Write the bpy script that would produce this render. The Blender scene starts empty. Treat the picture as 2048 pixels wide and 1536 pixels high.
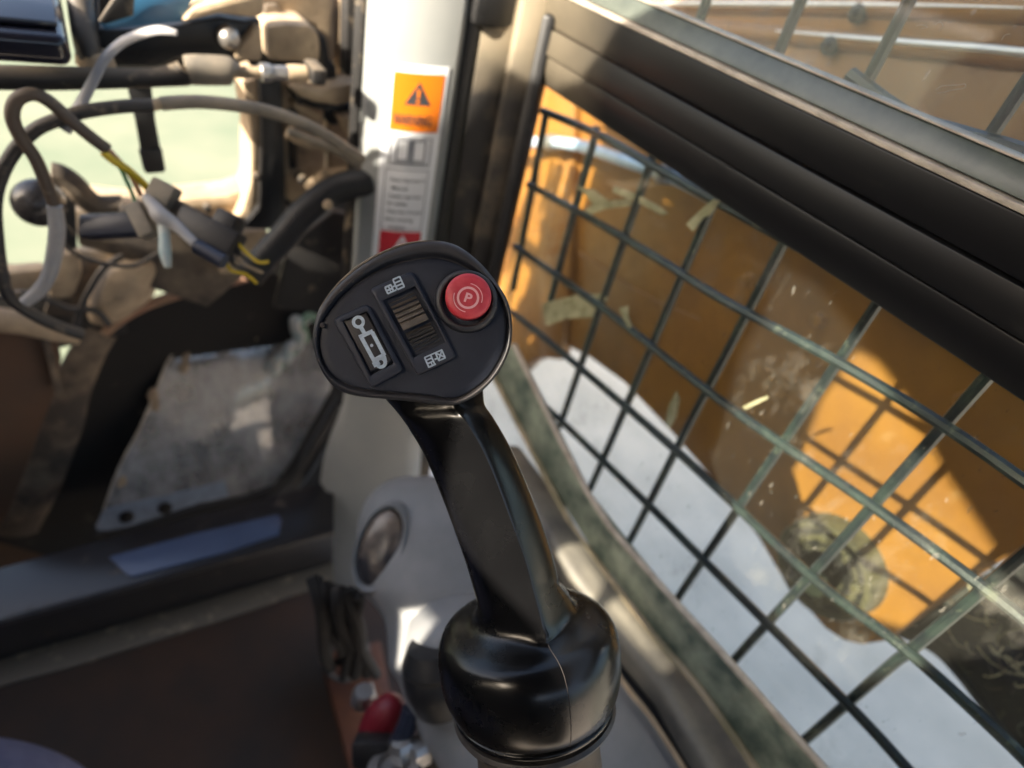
import bpy, bmesh, math, random
from mathutils import Vector as V, Matrix as M, noise
random.seed(7)
R_ = math.radians
sc = bpy.context.scene
COL = sc.collection

# ------------------------------------------------------------------ camera
FPX, CX, CY = 1250.0, 1024.0, 768.0
CAM = V((0, 0, 1.5))
_d = V((-424, 1532, FPX)).normalized()
_a = V((-925, -953, FPX))
_y = (_a - _d * _a.dot(_d)).normalized()
_z = -_d
_x = _y.cross(_z)
ROT = M((_x, _y, _z))                      # cam (x right, y down, z forward) -> world
cam = bpy.data.cameras.new('camera'); co = bpy.data.objects.new('camera', cam); COL.objects.link(co)
right = ROT @ V((1, 0, 0)); up = ROT @ V((0, -1, 0)); back = ROT @ V((0, 0, -1))
mw = M((right, up, back)).transposed().to_4x4(); mw.translation = CAM
co.matrix_world = mw
cam.sensor_width = 36; cam.lens = 36 * FPX / 2048; cam.clip_start = .01; cam.clip_end = 500
cam.dof.use_dof = True; cam.dof.focus_distance = .25; cam.dof.aperture_fstop = 5.6
sc.camera = co

# ------------------------------------------------------------------ sky, sun, exposure
SUN = V((.84, .085, -.455)).normalized()     # direction the light travels
w = bpy.data.worlds.new('World'); sc.world = w; w.use_nodes = True
nt = w.node_tree; bg = nt.nodes['Background']
sk = nt.nodes.new('ShaderNodeTexSky'); sk.sky_type = 'NISHITA'; sk.sun_disc = False; sk.dust_density = 4.5; sk.air_density = 1.0; sk.ozone_density = .6
sk.sun_elevation = math.asin(-SUN.z); sk.sun_rotation = math.atan2(-SUN.x, -SUN.y)
nt.links.new(sk.outputs[0], bg.inputs[0]); bg.inputs[1].default_value = .125
sl = bpy.data.lights.new('sun', 'SUN'); sl.energy = 4.4; sl.angle = R_(.5); sl.color = (1, .90, .74)
so = bpy.data.objects.new('sun', sl); COL.objects.link(so)
so.rotation_euler = SUN.to_track_quat('-Z', 'Y').to_euler(); so.location = (-3, -1, 5)
sc.view_settings.view_transform = 'Standard'; sc.view_settings.look = 'None'
sc.view_settings.exposure = 2.05; sc.view_settings.gamma = 1
sc.cycles.max_bounces = 8; sc.cycles.transparent_max_bounces = 12; sc.cycles.sample_clamp_indirect = 6

# ------------------------------------------------------------------ pixel rays onto real planes
def ray(px, py): return ROT @ V(((px - CX) / FPX, (py - CY) / FPX, 1))
def P(px, py, d): return CAM + ray(px, py) * d
def onA(px, py, ax, v):
    r = ray(px, py); return CAM + r * ((v - CAM[ax]) / r[ax])
def onX(px, py, v): return onA(px, py, 0, v)
def onY(px, py, v): return onA(px, py, 1, v)
def onZ(px, py, v): return onA(px, py, 2, v)
def onPl(px, py, p0, n):
    r = ray(px, py); return CAM + r * ((p0 - CAM).dot(n) / r.dot(n))
def zm(off, s): return lambda x, y: (off[0] + x / s, off[1] + y / s)
z1 = zm((0, 0), 2.844); z2 = zm((0, 480), 2.844); z3 = zm((0, 1000), 2.844); z4 = zm((600, 0), 2.844)
z5 = zm((600, 460), 4.267); z6 = zm((600, 780), 2.032); z7 = zm((1200, 0), 2.415); z8 = zm((1100, 600), 1.641)
zt = zm((740, 110), 3.84); za = zm((1100, 1000), 2.866); zb = zm((500, 0), 4.266); zc = zm((600, 1000), 2.866)

# ------------------------------------------------------------------ materials
def mat(name, col, rough=.5, metal=0, col2=None, scale=40, thr=(.4, .6), dust=None, dust_amt=0, up=0, bump=0, bscale=300, spec=.5, col_scale=None, aniso=None, rough2=None):
    m = bpy.data.materials.new(name); m.use_nodes = True
    t = m.node_tree; b = t.nodes['Principled BSDF']
    b.inputs['Roughness'].default_value = rough; b.inputs['Metallic'].default_value = metal
    b.inputs['Specular IOR Level'].default_value = spec
    tc = t.nodes.new('ShaderNodeNewGeometry')
    src = tc.outputs['Position']
    if aniso:
        mp = t.nodes.new('ShaderNodeVectorMath'); mp.operation = 'MULTIPLY'; mp.inputs[1].default_value = aniso
        t.links.new(src, mp.inputs[0]); src = mp.outputs[0]
    cur = None
    def nz(sc_, det=6, rg=.6):
        n = t.nodes.new('ShaderNodeTexNoise'); n.inputs['Scale'].default_value = sc_; n.inputs['Detail'].default_value = det
        n.inputs['Roughness'].default_value = rg; t.links.new(src, n.inputs['Vector']); return n.outputs['Fac']
    def ramp(fac, a, bb):
        r = t.nodes.new('ShaderNodeMapRange'); r.inputs[1].default_value = a; r.inputs[2].default_value = bb; r.clamp = True
        t.links.new(fac, r.inputs[0]); return r.outputs[0]
    def mix(f, A, B):
        x = t.nodes.new('ShaderNodeMix'); x.data_type = 'RGBA'
        if hasattr(f, 'links'): t.links.new(f, x.inputs[0])
        else: x.inputs[0].default_value = f
        for i, c in ((6, A), (7, B)):
            if hasattr(c, 'links'): t.links.new(c, x.inputs[i])
            else: x.inputs[i].default_value = (*c, 1)
        return x.outputs[2]
    cur = col
    if col2 is not None: cur = mix(ramp(nz(scale), *thr), cur, col2)
    if dust is not None:
        f = ramp(nz(scale * 1.7, 8, .65), .62 - dust_amt * .5, .78 - dust_amt * .35)
        if up:
            sp = t.nodes.new('ShaderNodeSeparateXYZ'); t.links.new(tc.outputs['Normal'], sp.inputs[0])
            u = ramp(sp.outputs[2], .1, .9)
            a = t.nodes.new('ShaderNodeMath'); a.operation = 'MULTIPLY_ADD'; a.inputs[1].default_value = up; a.use_clamp = True
            t.links.new(u, a.inputs[0]); t.links.new(f, a.inputs[2]); f = a.outputs[0]
        cur = mix(f, cur, dust)
        rr = t.nodes.new('ShaderNodeMapRange'); rr.inputs[3].default_value = rough; rr.inputs[4].default_value = max(rough, .9)
        t.links.new(f, rr.inputs[0]); t.links.new(rr.outputs[0], b.inputs['Roughness'])
    if hasattr(cur, 'links'): t.links.new(cur, b.inputs['Base Color'])
    else: b.inputs['Base Color'].default_value = (*cur, 1)
    if rough2 is not None:
        rr = t.nodes.new('ShaderNodeMapRange'); rr.inputs[3].default_value = rough; rr.inputs[4].default_value = rough2
        t.links.new(ramp(nz(scale * 2), .35, .7), rr.inputs[0]); t.links.new(rr.outputs[0], b.inputs['Roughness'])
    if bump:
        bn = t.nodes.new('ShaderNodeBump'); bn.inputs['Strength'].default_value = bump; bn.inputs['Distance'].default_value = .0006
        t.links.new(nz(bscale), bn.inputs['Height']); t.links.new(bn.outputs[0], b.inputs['Normal'])
    return m

DUST = (.46, .36, .24)
m_grip = mat('glossy_black_plastic', (.004, .004, .0045), .2, rough2=.31, scale=24, bump=.02, bscale=2200, spec=.4, dust=(.05, .042, .036), dust_amt=-.12)
m_face = mat('matte_black_plastic', (.019, .022, .034), .5, rough2=.62, col2=(.027, .030, .043), scale=90, bump=.10, bscale=2500, spec=.4)
m_rim = mat('worn_black_rubber', (.014, .0155, .022), .42, rough2=.6, dust=(.24, .18, .125), up=.12, dust_amt=-.03, scale=160, bump=.1, bscale=1500)
m_seam = mat('dusty_seam', (.045, .036, .032), .8)
m_rib = mat('dusty_ribbed_plastic', (.075, .060, .048), .7, col2=(.115, .09, .07), scale=200)
m_rib_d = mat('dark_ribbed_plastic', (.035, .031, .029), .5, col2=(.05, .043, .038), scale=200)
m_red = mat('red_button_plastic', (.50, .035, .055), .4, col2=(.56, .06, .075), scale=200, rough2=.6)
m_print = mat('white_print', (.50, .58, .66), .6, col2=(.40, .47, .55), scale=700)
m_pinkp = mat('pink_print', (.78, .40, .42), .6)
m_grey = mat('grey_trim_plastic', (.27, .285, .285), .55, col2=(.30, .31, .305), scale=12, bump=.06, bscale=900)
m_pod = mat('grey_pod_plastic', (.185, .19, .195), .5, col2=(.23, .23, .235), scale=15, bump=.05, bscale=900, dust=(.34, .30, .24), dust_amt=0.0)
m_white = mat('white_sticker', (.74, .76, .80), .4)
m_orange = mat('orange_sticker', (.66, .165, .006), .4)
m_redst = mat('red_sticker', (.52, .03, .045), .4)
m_ink = mat('black_ink', (.03, .03, .035), .6)
m_ink2 = mat('grey_ink', (.11, .125, .15), .6)
m_black = mat('black_painted_steel', (.013, .013, .014), .42, rough2=.6, scale=60, bump=.08, bscale=700, dust=(.10, .085, .07), dust_amt=-.04)
m_rail = mat('black_rail_paint', (.009, .009, .010), .36, spec=.28, scale=22, aniso=(1, .35, 1), dust=(.020, .018, .016), dust_amt=.06, bump=.04, bscale=600)
m_blackd = mat('dusty_black_steel', (.016, .015, .015), .55, scale=28, dust=(.30, .235, .16), dust_amt=.10, up=.45, bump=.15, bscale=300)
m_post = mat('dusty_post_paint', (.022, .020, .019), .55, scale=9, dust=(.13, .105, .075), dust_amt=.30, bump=.1, bscale=300)
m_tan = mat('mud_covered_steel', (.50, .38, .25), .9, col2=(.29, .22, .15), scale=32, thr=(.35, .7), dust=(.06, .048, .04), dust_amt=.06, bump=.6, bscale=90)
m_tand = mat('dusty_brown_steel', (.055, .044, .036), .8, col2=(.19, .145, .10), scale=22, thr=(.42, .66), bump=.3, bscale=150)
m_strip = mat('dusty_green_grey_trim', (.085, .115, .093), .4, col2=(.36, .40, .30), scale=30, thr=(.38, .68), dust=(.34, .30, .22), dust_amt=.05, bump=.15, bscale=300)
m_chan = mat('grey_green_glass_channel', (.065, .078, .07), .3, col2=(.13, .145, .125), scale=40, thr=(.3, .8), bump=.1, bscale=500)
m_seal = mat('pale_seal', (.50, .44, .36), .6, col2=(.36, .31, .25), scale=60)
m_sill = mat('scuffed_black_sill', (.016, .015, .016), .32, scale=30, dust=(.11, .085, .065), dust_amt=.04, bump=.1, bscale=300)
m_wire = mat('green_black_wire', (.009, .015, .018), .3, col2=(.028, .044, .037), scale=45, thr=(.45, .7), dust=(.17, .18, .12), dust_amt=.06, bump=.25, bscale=400)
m_arm = mat('orange_loader_paint', (.27, .118, .019), .34, col2=(.21, .088, .017), scale=9, rough2=.5, dust=(.33, .19, .075), dust_amt=-.02, bump=.04, bscale=200)
m_bright = mat('pale_glint_metal', (.85, .80, .74), .3, metal=.6, scale=60, rough2=.45)  # pale metal standing in for bright glints along the arm ridges
m_boss = mat('greasy_olive_steel', (.085, .075, .036), .45, col2=(.05, .045, .024), scale=60, thr=(.42, .6), bump=.1, bscale=400)
m_bossf = mat('black_grease', (.010, .0095, .008), .45, col2=(.06, .055, .03), scale=90, thr=(.52, .66), bump=.25, bscale=400)
m_green = mat('pale_green_cap', (.27, .33, .19), .5)
m_rubber = mat('dusty_tyre_rubber', (.022, .021, .020), .8, col2=(.045, .042, .036), scale=30, dust=(.16, .14, .10), dust_amt=.04, bump=.5, bscale=120)
m_cable = mat('black_cable_sheath', (.022, .022, .024), .45, scale=45, dust=(.28, .22, .155), dust_amt=.08, up=.35)
m_cabled = mat('dust_coated_cable', (.13, .115, .095), .65, col2=(.30, .25, .185), scale=35, thr=(.3, .7))
m_cabbrown = mat('brown_cable_sheath', (.085, .062, .047), .55, scale=50, dust=(.33, .26, .18), dust_amt=.08, up=.2)
m_yellow = mat('yellow_wire', (.72, .50, .02), .4)
m_gw = mat('green_wire', (.10, .36, .17), .4)
m_pk = mat('pink_wire', (.50, .26, .18), .5)
m_zip = mat('white_nylon', (.32, .32, .33), .4, col2=(.40, .38, .37), scale=40)
m_teal = mat('pale_teal_tube', (.36, .46, .45), .35, col2=(.55, .55, .50), scale=90)
m_steel = mat('worn_steel', (.40, .38, .36), .32, metal=.85, rough2=.55, scale=80)
m_blue = mat('blue_toned_plate', (.03, .115, .23), .3, col2=(.04, .15, .28), scale=20)  # blue base colour, slightly mottled
m_gloss = mat('glossy_black_plate', (.016, .016, .024), .07, scale=30, rough2=.14)
m_sky_refl = mat('painted_sky_reflection', (.065, .095, .175), .3, col2=(.055, .08, .15), scale=12)  # reflected sky put into the base colour
m_floor = mat('dark_floor_paint', (.058, .036, .023), .75, col2=(.095, .046, .024), scale=7, thr=(.35, .7), dust=(.075, .058, .04), dust_amt=.0)
m_rust = mat('rusty_orange_paint', (.20, .062, .02), .6, col2=(.14, .045, .02), scale=25)
m_lever = mat('red_lever_plastic', (.20, .006, .016), .5)
m_jean = mat('purple_blue_cloth', (.085, .082, .135), .9, col2=(.105, .10, .155), scale=90, bump=.6, bscale=1400)
m_ground = mat('pale_concrete', (.68, .59, .495), .9, col2=(.54, .475, .40), scale=5, thr=(.35, .65), dust=(.42, .365, .305), dust_amt=.06, bump=.2, bscale=60)
m_lawn = mat('pale_green_ground', (.135, .165, .108), .95, col2=(.195, .205, .14), scale=1.6, thr=(.35, .65))
m_leaf = mat('dry_straw', (.46, .39, .25), .8, col2=(.30, .26, .15), scale=90)
m_conduit = mat('black_conduit', (.014, .014, .016), .45, rough2=.6, scale=90)
m_hole = mat('black_shade_sheet', (.012, .011, .0105), .85, scale=14, dust=(.10, .08, .065), dust_amt=.0, bump=.1)
m_sock = mat('dark_connector', (.016, .014, .014), .5, dust=(.20, .15, .10), dust_amt=.03, scale=90)
m_navy = mat('navy_plug', (.02, .024, .042), .4)

def glassy(name, dirt_col, dirt_lo, dirt_hi, base_dirt, tint=(.93, .96, .94), scale=25, streak=(1, 1, 1), refl=1.0, scr=True):
    m = bpy.data.materials.new(name); m.use_nodes = True; t = m.node_tree; t.nodes.clear()
    out = t.nodes.new('ShaderNodeOutputMaterial')
    tr = t.nodes.new('ShaderNodeBsdfTransparent'); tr.inputs[0].default_value = (*tint, 1)
    gl = t.nodes.new('ShaderNodeBsdfGlossy'); gl.inputs['Roughness'].default_value = .03
    df = t.nodes.new('ShaderNodeBsdfDiffuse'); df.inputs[0].default_value = (*dirt_col, 1)
    geo = t.nodes.new('ShaderNodeNewGeometry')
    mp = t.nodes.new('ShaderNodeVectorMath'); mp.operation = 'MULTIPLY'; mp.inputs[1].default_value = streak
    t.links.new(geo.outputs['Position'], mp.inputs[0])
    n = t.nodes.new('ShaderNodeTexNoise'); n.inputs['Scale'].default_value = scale; n.inputs['Detail'].default_value = 9; n.inputs['Roughness'].default_value = .7
    t.links.new(mp.outputs[0], n.inputs['Vector'])
    r = t.nodes.new('ShaderNodeMapRange'); r.inputs[1].default_value = dirt_lo; r.inputs[2].default_value = dirt_hi
    r.inputs[3].default_value = base_dirt; r.inputs[4].default_value = min(1, base_dirt + .4)
    t.links.new(n.outputs['Fac'], r.inputs[0]); dirt = r.outputs[0]
    if scr:   # specks and fine scratches
        v = t.nodes.new('ShaderNodeTexNoise'); v.inputs['Scale'].default_value = 420; v.inputs['Detail'].default_value = 2
        mp2 = t.nodes.new('ShaderNodeVectorMath'); mp2.operation = 'MULTIPLY'; mp2.inputs[1].default_value = (1, .5, .22)
        t.links.new(geo.outputs['Position'], mp2.inputs[0]); t.links.new(mp2.outputs[0], v.inputs['Vector'])
        r2 = t.nodes.new('ShaderNodeMapRange'); r2.inputs[1].default_value = .70; r2.inputs[2].default_value = .76; r2.inputs[4].default_value = .22
        t.links.new(v.outputs['Fac'], r2.inputs[0])
        ad = t.nodes.new('ShaderNodeMath'); ad.use_clamp = True; t.links.new(dirt, ad.inputs[0]); t.links.new(r2.outputs[0], ad.inputs[1]); dirt = ad.outputs[0]
    lw = t.nodes.new('ShaderNodeLayerWeight'); lw.inputs[0].default_value = .5
    pw5 = t.nodes.new('ShaderNodeMath'); pw5.operation = 'POWER'; pw5.inputs[1].default_value = 5; t.links.new(lw.outputs['Facing'], pw5.inputs[0])
    mu = t.nodes.new('ShaderNodeMath'); mu.operation = 'MULTIPLY_ADD'; mu.inputs[1].default_value = .9; mu.inputs[2].default_value = .035 * refl; t.links.new(pw5.outputs[0], mu.inputs[0])
    a = t.nodes.new('ShaderNodeMixShader'); t.links.new(dirt, a.inputs[0]); t.links.new(tr.outputs[0], a.inputs[1]); t.links.new(df.outputs[0], a.inputs[2])
    b = t.nodes.new('ShaderNodeMixShader'); t.links.new(mu.outputs[0], b.inputs[0]); t.links.new(a.outputs[0], b.inputs[1]); t.links.new(gl.outputs[0], b.inputs[2])
    t.links.new(b.outputs[0], out.inputs[0]); return m
def paint_sunlight(m, y0, y1, col, amt, axis=1):  # mixes in a pale colour as painted sunlight towards one end
    t = m.node_tree; b = t.nodes['Principled BSDF']; src = b.inputs['Base Color'].links[0].from_socket
    g = t.nodes.new('ShaderNodeNewGeometry'); sp = t.nodes.new('ShaderNodeSeparateXYZ'); t.links.new(g.outputs['Position'], sp.inputs[0])
    r = t.nodes.new('ShaderNodeMapRange'); r.inputs[1].default_value = y0; r.inputs[2].default_value = y1; r.inputs[4].default_value = amt; t.links.new(sp.outputs[axis], r.inputs[0])
    n = t.nodes.new('ShaderNodeTexNoise'); n.inputs['Scale'].default_value = 14; n.inputs['Detail'].default_value = 6; t.links.new(g.outputs['Position'], n.inputs['Vector'])
    r2 = t.nodes.new('ShaderNodeMapRange'); r2.inputs[1].default_value = .3; r2.inputs[2].default_value = .6; r2.inputs[3].default_value = .5; t.links.new(n.outputs['Fac'], r2.inputs[0])
    mu = t.nodes.new('ShaderNodeMath'); mu.operation = 'MULTIPLY'; t.links.new(r.outputs[0], mu.inputs[0]); t.links.new(r2.outputs[0], mu.inputs[1])
    x = t.nodes.new('ShaderNodeMix'); x.data_type = 'RGBA'; t.links.new(mu.outputs[0], x.inputs[0]); t.links.new(src, x.inputs[6]); x.inputs[7].default_value = (*col, 1)
    t.links.new(x.outputs[2], b.inputs['Base Color'])
paint_sunlight(m_rail, .39, .46, (.22, .185, .13), .45)  # pale front end of the rail is sunlight put into the colour
paint_sunlight(m_post, 1.345, 1.39, (.36, .30, .21), .75, 2)  # pale top of the post is sunlight put into the colour
m_glass = glassy('dusty_window_glass', (.50, .48, .48), .50, .85, .075, scale=30, streak=(1, .6, .35))
m_glass2 = glassy('dusty_lower_glass', (.36, .34, .29), .56, .98, .014, scale=24, streak=(1, 1, .6))
m_acryl = glassy('smeared_clear_plastic', (.62, .61, .60), .42, .60, .30, tint=(.85, .85, .85), scale=22, streak=(1, 1, .55), refl=2.5)

# ------------------------------------------------------------------ object helpers
ORG = {}
def thing(name, label, cat, loc, group=None):
    o = bpy.data.objects.new(name, None); COL.objects.link(o); o.location = loc; o.empty_display_size = .02
    o['label'] = label; o['category'] = cat
    if group: o['group'] = group
    ORG[o] = V(loc); return o
def tag(o, label, cat, group=None):
    o['label'] = label; o['category'] = cat
    if group: o['group'] = group
    return o
def obj(name, vs, fs, m, parent=None, smooth=True, bev=0, seg=2, kind=None, sub=0, ang=40):
    vs = [V(v) for v in vs]
    if parent is None:
        c = V((0, 0, 0))
        for v in vs: c += v
        org = c / len(vs)
    else:
        org = ORG[parent]
    me = bpy.data.meshes.new(name)
    me.from_pydata([v - org for v in vs], [], fs)
    bm = bmesh.new(); bm.from_mesh(me)
    bmesh.ops.remove_doubles(bm, verts=bm.verts, dist=1e-7)
    bmesh.ops.recalc_face_normals(bm, faces=bm.faces)
    if bev:
        es = [e for e in bm.edges if len(e.link_faces) == 2 and e.calc_face_angle(0) > R_(25)]
        bmesh.ops.bevel(bm, geom=es, offset=bev, segments=seg, affect='EDGES', profile=.5, clamp_overlap=True)
    bm.to_mesh(me); bm.free()
    me.materials.append(m)
    o = bpy.data.objects.new(name, me); COL.objects.link(o)
    if smooth:
        me.polygons.foreach_set('use_smooth', [True] * len(me.polygons))
        try: me.set_sharp_from_angle(angle=R_(ang))
        except Exception: pass
    if sub:
        md = o.modifiers.new('sub', 'SUBSURF'); md.levels = md.render_levels = sub
    if parent is None: o.location = org; ORG[o] = org
    else: o.parent = parent; ORG[o] = org
    if kind: o['kind'] = kind
    return o
def cr(pts, n=8, cyc=False):
    pts = [V(p) for p in pts]; N = len(pts); out = []
    if N < 3 and not cyc:
        return [pts[0].lerp(pts[-1], i / n) for i in range(n + 1)]
    for i in range(N if cyc else N - 1):
        if cyc: p0, p1, p2, p3 = pts[i - 1], pts[i], pts[(i + 1) % N], pts[(i + 2) % N]
        else: p0, p1, p2, p3 = pts[max(i - 1, 0)], pts[i], pts[i + 1], pts[min(i + 2, N - 1)]
        for k in range(n):
            t = k / n
            out.append(.5 * ((2 * p1) + (p2 - p0) * t + (2 * p0 - 5 * p1 + 4 * p2 - p3) * t * t + (3 * p1 - p0 - 3 * p2 + p3) * t ** 3))
    if not cyc: out.append(pts[-1])
    return out
def loft(rings, cap=True, cyc=True):
    n = len(rings[0]); vs = [p for r in rings for p in r]; fs = []
    for i in range(len(rings) - 1):
        for k in range(n if cyc else n - 1):
            a = i * n + k; b = i * n + (k + 1) % n
            fs.append((a, b, b + n, a + n))
    if cap:
        fs.append(tuple(range(n - 1, -1, -1))); fs.append(tuple(range((len(rings) - 1) * n, len(rings) * n)))
    return vs, fs
def sweep(pts, rad, ns=10, flat=1.0, flatdir=None):
    """rings round a path; rad a number or list; returns rings"""
    N = len(pts); rings = []; prev = None
    for i, p in enumerate(pts):
        t = (pts[min(i + 1, N - 1)] - pts[max(i - 1, 0)]).normalized()
        if prev is None:
            u = flatdir if flatdir else (V((0, 0, 1)) if abs(t.z) < .9 else V((1, 0, 0)))
        else: u = prev
        u = (u - t * u.dot(t)).normalized(); prev = u; v = t.cross(u)
        r = rad if not isinstance(rad, (list, tuple)) else rad[min(i, len(rad) - 1)]
        rings.append([p + (u * math.cos(a) * flat + v * math.sin(a)) * r for a in [2 * math.pi * k / ns for k in range(ns)]])
    return rings
def tube(name, pts, rad, m, parent=None, ns=10, n=8, curve=True, **k):
    pp = cr(pts, n) if curve and len(pts) > 2 else [V(p) for p in pts]
    if isinstance(rad, (list, tuple)) and len(rad) == len(pts) and len(pts) > 2 and curve:
        rr = [v.x for v in cr([V((r, 0, 0)) for r in rad], n)]
    else: rr = rad
    fl = k.pop('flat', 1.0); fd = k.pop('flatdir', None)
    vs, fs = loft(sweep(pp, rr, ns, fl, fd)); return obj(name, vs, fs, m, parent, **k)
def plate(name, pts, thick, m, parent=None, bev=.001, seg=2, **k):
    pts = [V(p) for p in pts]; th = V(thick); n = len(pts)
    vs = pts + [p + th for p in pts]
    fs = [tuple(range(n)), tuple(range(2 * n - 1, n - 1, -1))] + [(i, i + n, (i + 1) % n + n, (i + 1) % n) for i in range(n)]
    return obj(name, vs, fs, m, parent, bev=bev, seg=seg, **k)
def holed(name, outer, holes, thick, m, parent=None, bev=0, **k):
    """flat plate with holes; fill then extrude"""
    bm = bmesh.new(); es = []; loops = []
    for lp in [outer] + holes:
        vv = [bm.verts.new(V(p)) for p in lp]; loops.append(len(vv))
        es += [bm.edges.new((vv[i], vv[(i + 1) % len(vv)])) for i in range(len(vv))]
    bmesh.ops.triangle_fill(bm, edges=es, use_beauty=True, use_dissolve=False)
    bm.verts.ensure_lookup_table(); bm.verts.index_update()
    vs = [v.co.copy() for v in bm.verts]; fs = [tuple(v.index for v in f.verts) for f in bm.faces]
    bm.free(); n = len(vs); th = V(thick)
    allv = vs + [v + th for v in vs]; allf = fs + [tuple(i + n for i in reversed(f)) for f in fs]
    st = 0
    for L in loops:
        for i in range(L):
            a, b = st + i, st + (i + 1) % L; allf.append((a, b, b + n, a + n))
        st += L
    return obj(name, allv, allf, m, parent, bev=bev, **k)
def box(name, c, ax, size, m, parent=None, bev=.001, **k):
    """box centred at c with axes (u,v,w) and sizes"""
    u, v, ww = [a.normalized() * s / 2 for a, s in zip(ax, size)]
    return plate(name, [c - u - v - ww, c + u - v - ww, c + u + v - ww, c - u + v - ww], ww * 2, m, parent, bev=bev, **k)
def lathe(name, c, ax, prof, m, parent=None, ns=32, ref=None, **k):
    """profile (r,h) about axis"""
    ax = V(ax).normalized(); u = (ref or (V((1, 0, 0)) if abs(ax.x) < .8 else V((0, 1, 0))))
    u = (u - ax * u.dot(ax)).normalized(); v = ax.cross(u)
    rings = [[c + ax * h + (u * math.cos(2 * math.pi * i / ns) + v * math.sin(2 * math.pi * i / ns)) * max(r, 1e-5) for i in range(ns)] for r, h in prof]
    vs, fs = loft(rings); return obj(name, vs, fs, m, parent, **k)
AXY = [V((1, 0, 0)), V((0, 0, 1)), V((0, 1, 0))]

# ------------------------------------------------------------------ the ground
gv = []; N = 40
o = plate('ground', [(-60, -60, 0), (60, -60, 0), (60, 60, 0), (-60, 60, 0)], (0, 0, -.2), m_ground, bev=0, kind='structure')
plate('lawn', [(-40, 1.9, .004), (1.15, 1.9, .004), (1.9, 6, .004), (3, 40, .004), (-40, 40, .004)], (0, 0, -.003), m_lawn, bev=0, kind='structure')

XW = .3385      # the plane of the side window
XG = .372       # the plane of the wire guard
XA = .56        # the loader arm's inner face

# ------------------------------------------------------------------ unseen cab shell, added to shade the seat
def shadow_on_left(p, X=-.60):
    t = (X - p.x) / SUN.x; return p + SUN * t

# ------------------------------------------------------------------ pillar and its trim
pL, pR = P(713, 300, .585), P(903, 300, .585)
pu = V(((pR - pL).x, (pR - pL).y, 0)); pw = pu.length; pu.normalize()
pn = V((pu.y, -pu.x, 0))            # towards the camera
if pn.dot(CAM - pL) < 0: pn = -pn
def psec(u, bulge=.010):            # u 0..1 along the visible face
    s = (u - .5) * 2
    b = bulge * (1 - s * s) - .012 * max(0, abs(s) - .8) ** 2 / .04
    return pL.xy.to_3d() + pu * (pw * u) + pn * b
def zpil(py): return onPl(805, py, pL, pn).z
pt = thing('corner_pillar', 'light grey plastic trimmed front corner pillar behind the joystick', 'pillar', V((pL.x, pL.y, .6)))
rings = []
for z, dl, dr in [(1.60, 0, 0), (1.4, 0, 0), (1.2, 0, 0), (1.15, 0, 0), (zpil(800), 0, .004), (zpil(850), .004, .012), (zpil(900), .014, .02), (zpil(960), .022, .024), (zpil(1030), .024, .024), (zpil(1100), .02, .012), (zpil(1150), .012, .01), (zpil(1182), 0, 0), (zpil(1195), -.02, -.03)]:
    ring = []
    for u in [i / 12 for i in range(13)]:
        p = psec(u); p.z = z
        p -= pu * dl * (1 - u); p += pu * dr * u; p += pn * (dl * .6)
        ring.append(p)
    e0, e1 = ring[-1].copy(), ring[0].copy()
    ring.append(e1 + (e0 - e1) * .9 - pn * .03); ring.append(e1 + (e0 - e1) * .1 - pn * .03)
    rings.append(ring)
# resample smoothly along z
dense = []
cols = [cr([r[k] for r in rings], 5) for k in range(len(rings[0]))]
dense = [[c[i] for c in cols] for i in range(len(cols[0]))]
vs, fs = loft(dense); obj('pillar_trim', vs, fs, m_grey, pt)
# dark edge strip, black steel post beside it
def vbar(name, x0, x1, py, d0, d1, zt_, zb_, dep, m, parent, bev=.002):
    a, b = P(x0, py, d0), P(x1, py, d1); a.z = b.z = zb_
    dirv = (b - a).normalized(); n = V((dirv.y, -dirv.x, 0))
    if n.dot(CAM - a) > 0: n = -n
    return plate(name, [a, b, b + n * dep, a + n * dep], (0, 0, zt_ - zb_), m, parent, bev=bev)
vbar('edge_strip', 898, 922, 300, .587, .592, 1.62, .72, .03, m_black, pt)
vbar('post_face', 924, 985, 300, .592, .598, 1.50, .72, .05, m_post, pt)
vbar('post_flange', 987, 1050, 300, .585, .590, 1.44, .9, .06, m_post, pt, .004)
vbar('post_seal', 1026, 1052, 300, .575, .572, 1.42, .95, .03, m_black, pt, .004)
vbar('post_side', 694, 713, 300, .60, .597, 1.62, 1.12, .03, m_blackd, pt)
box('hinge_block', P(985, 2, .53), [V((1, 0, 0)), V((0, 0, 1)), V((0, 1, 0))], (.05, .035, .04), m_black, pt, bev=.006)

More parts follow.
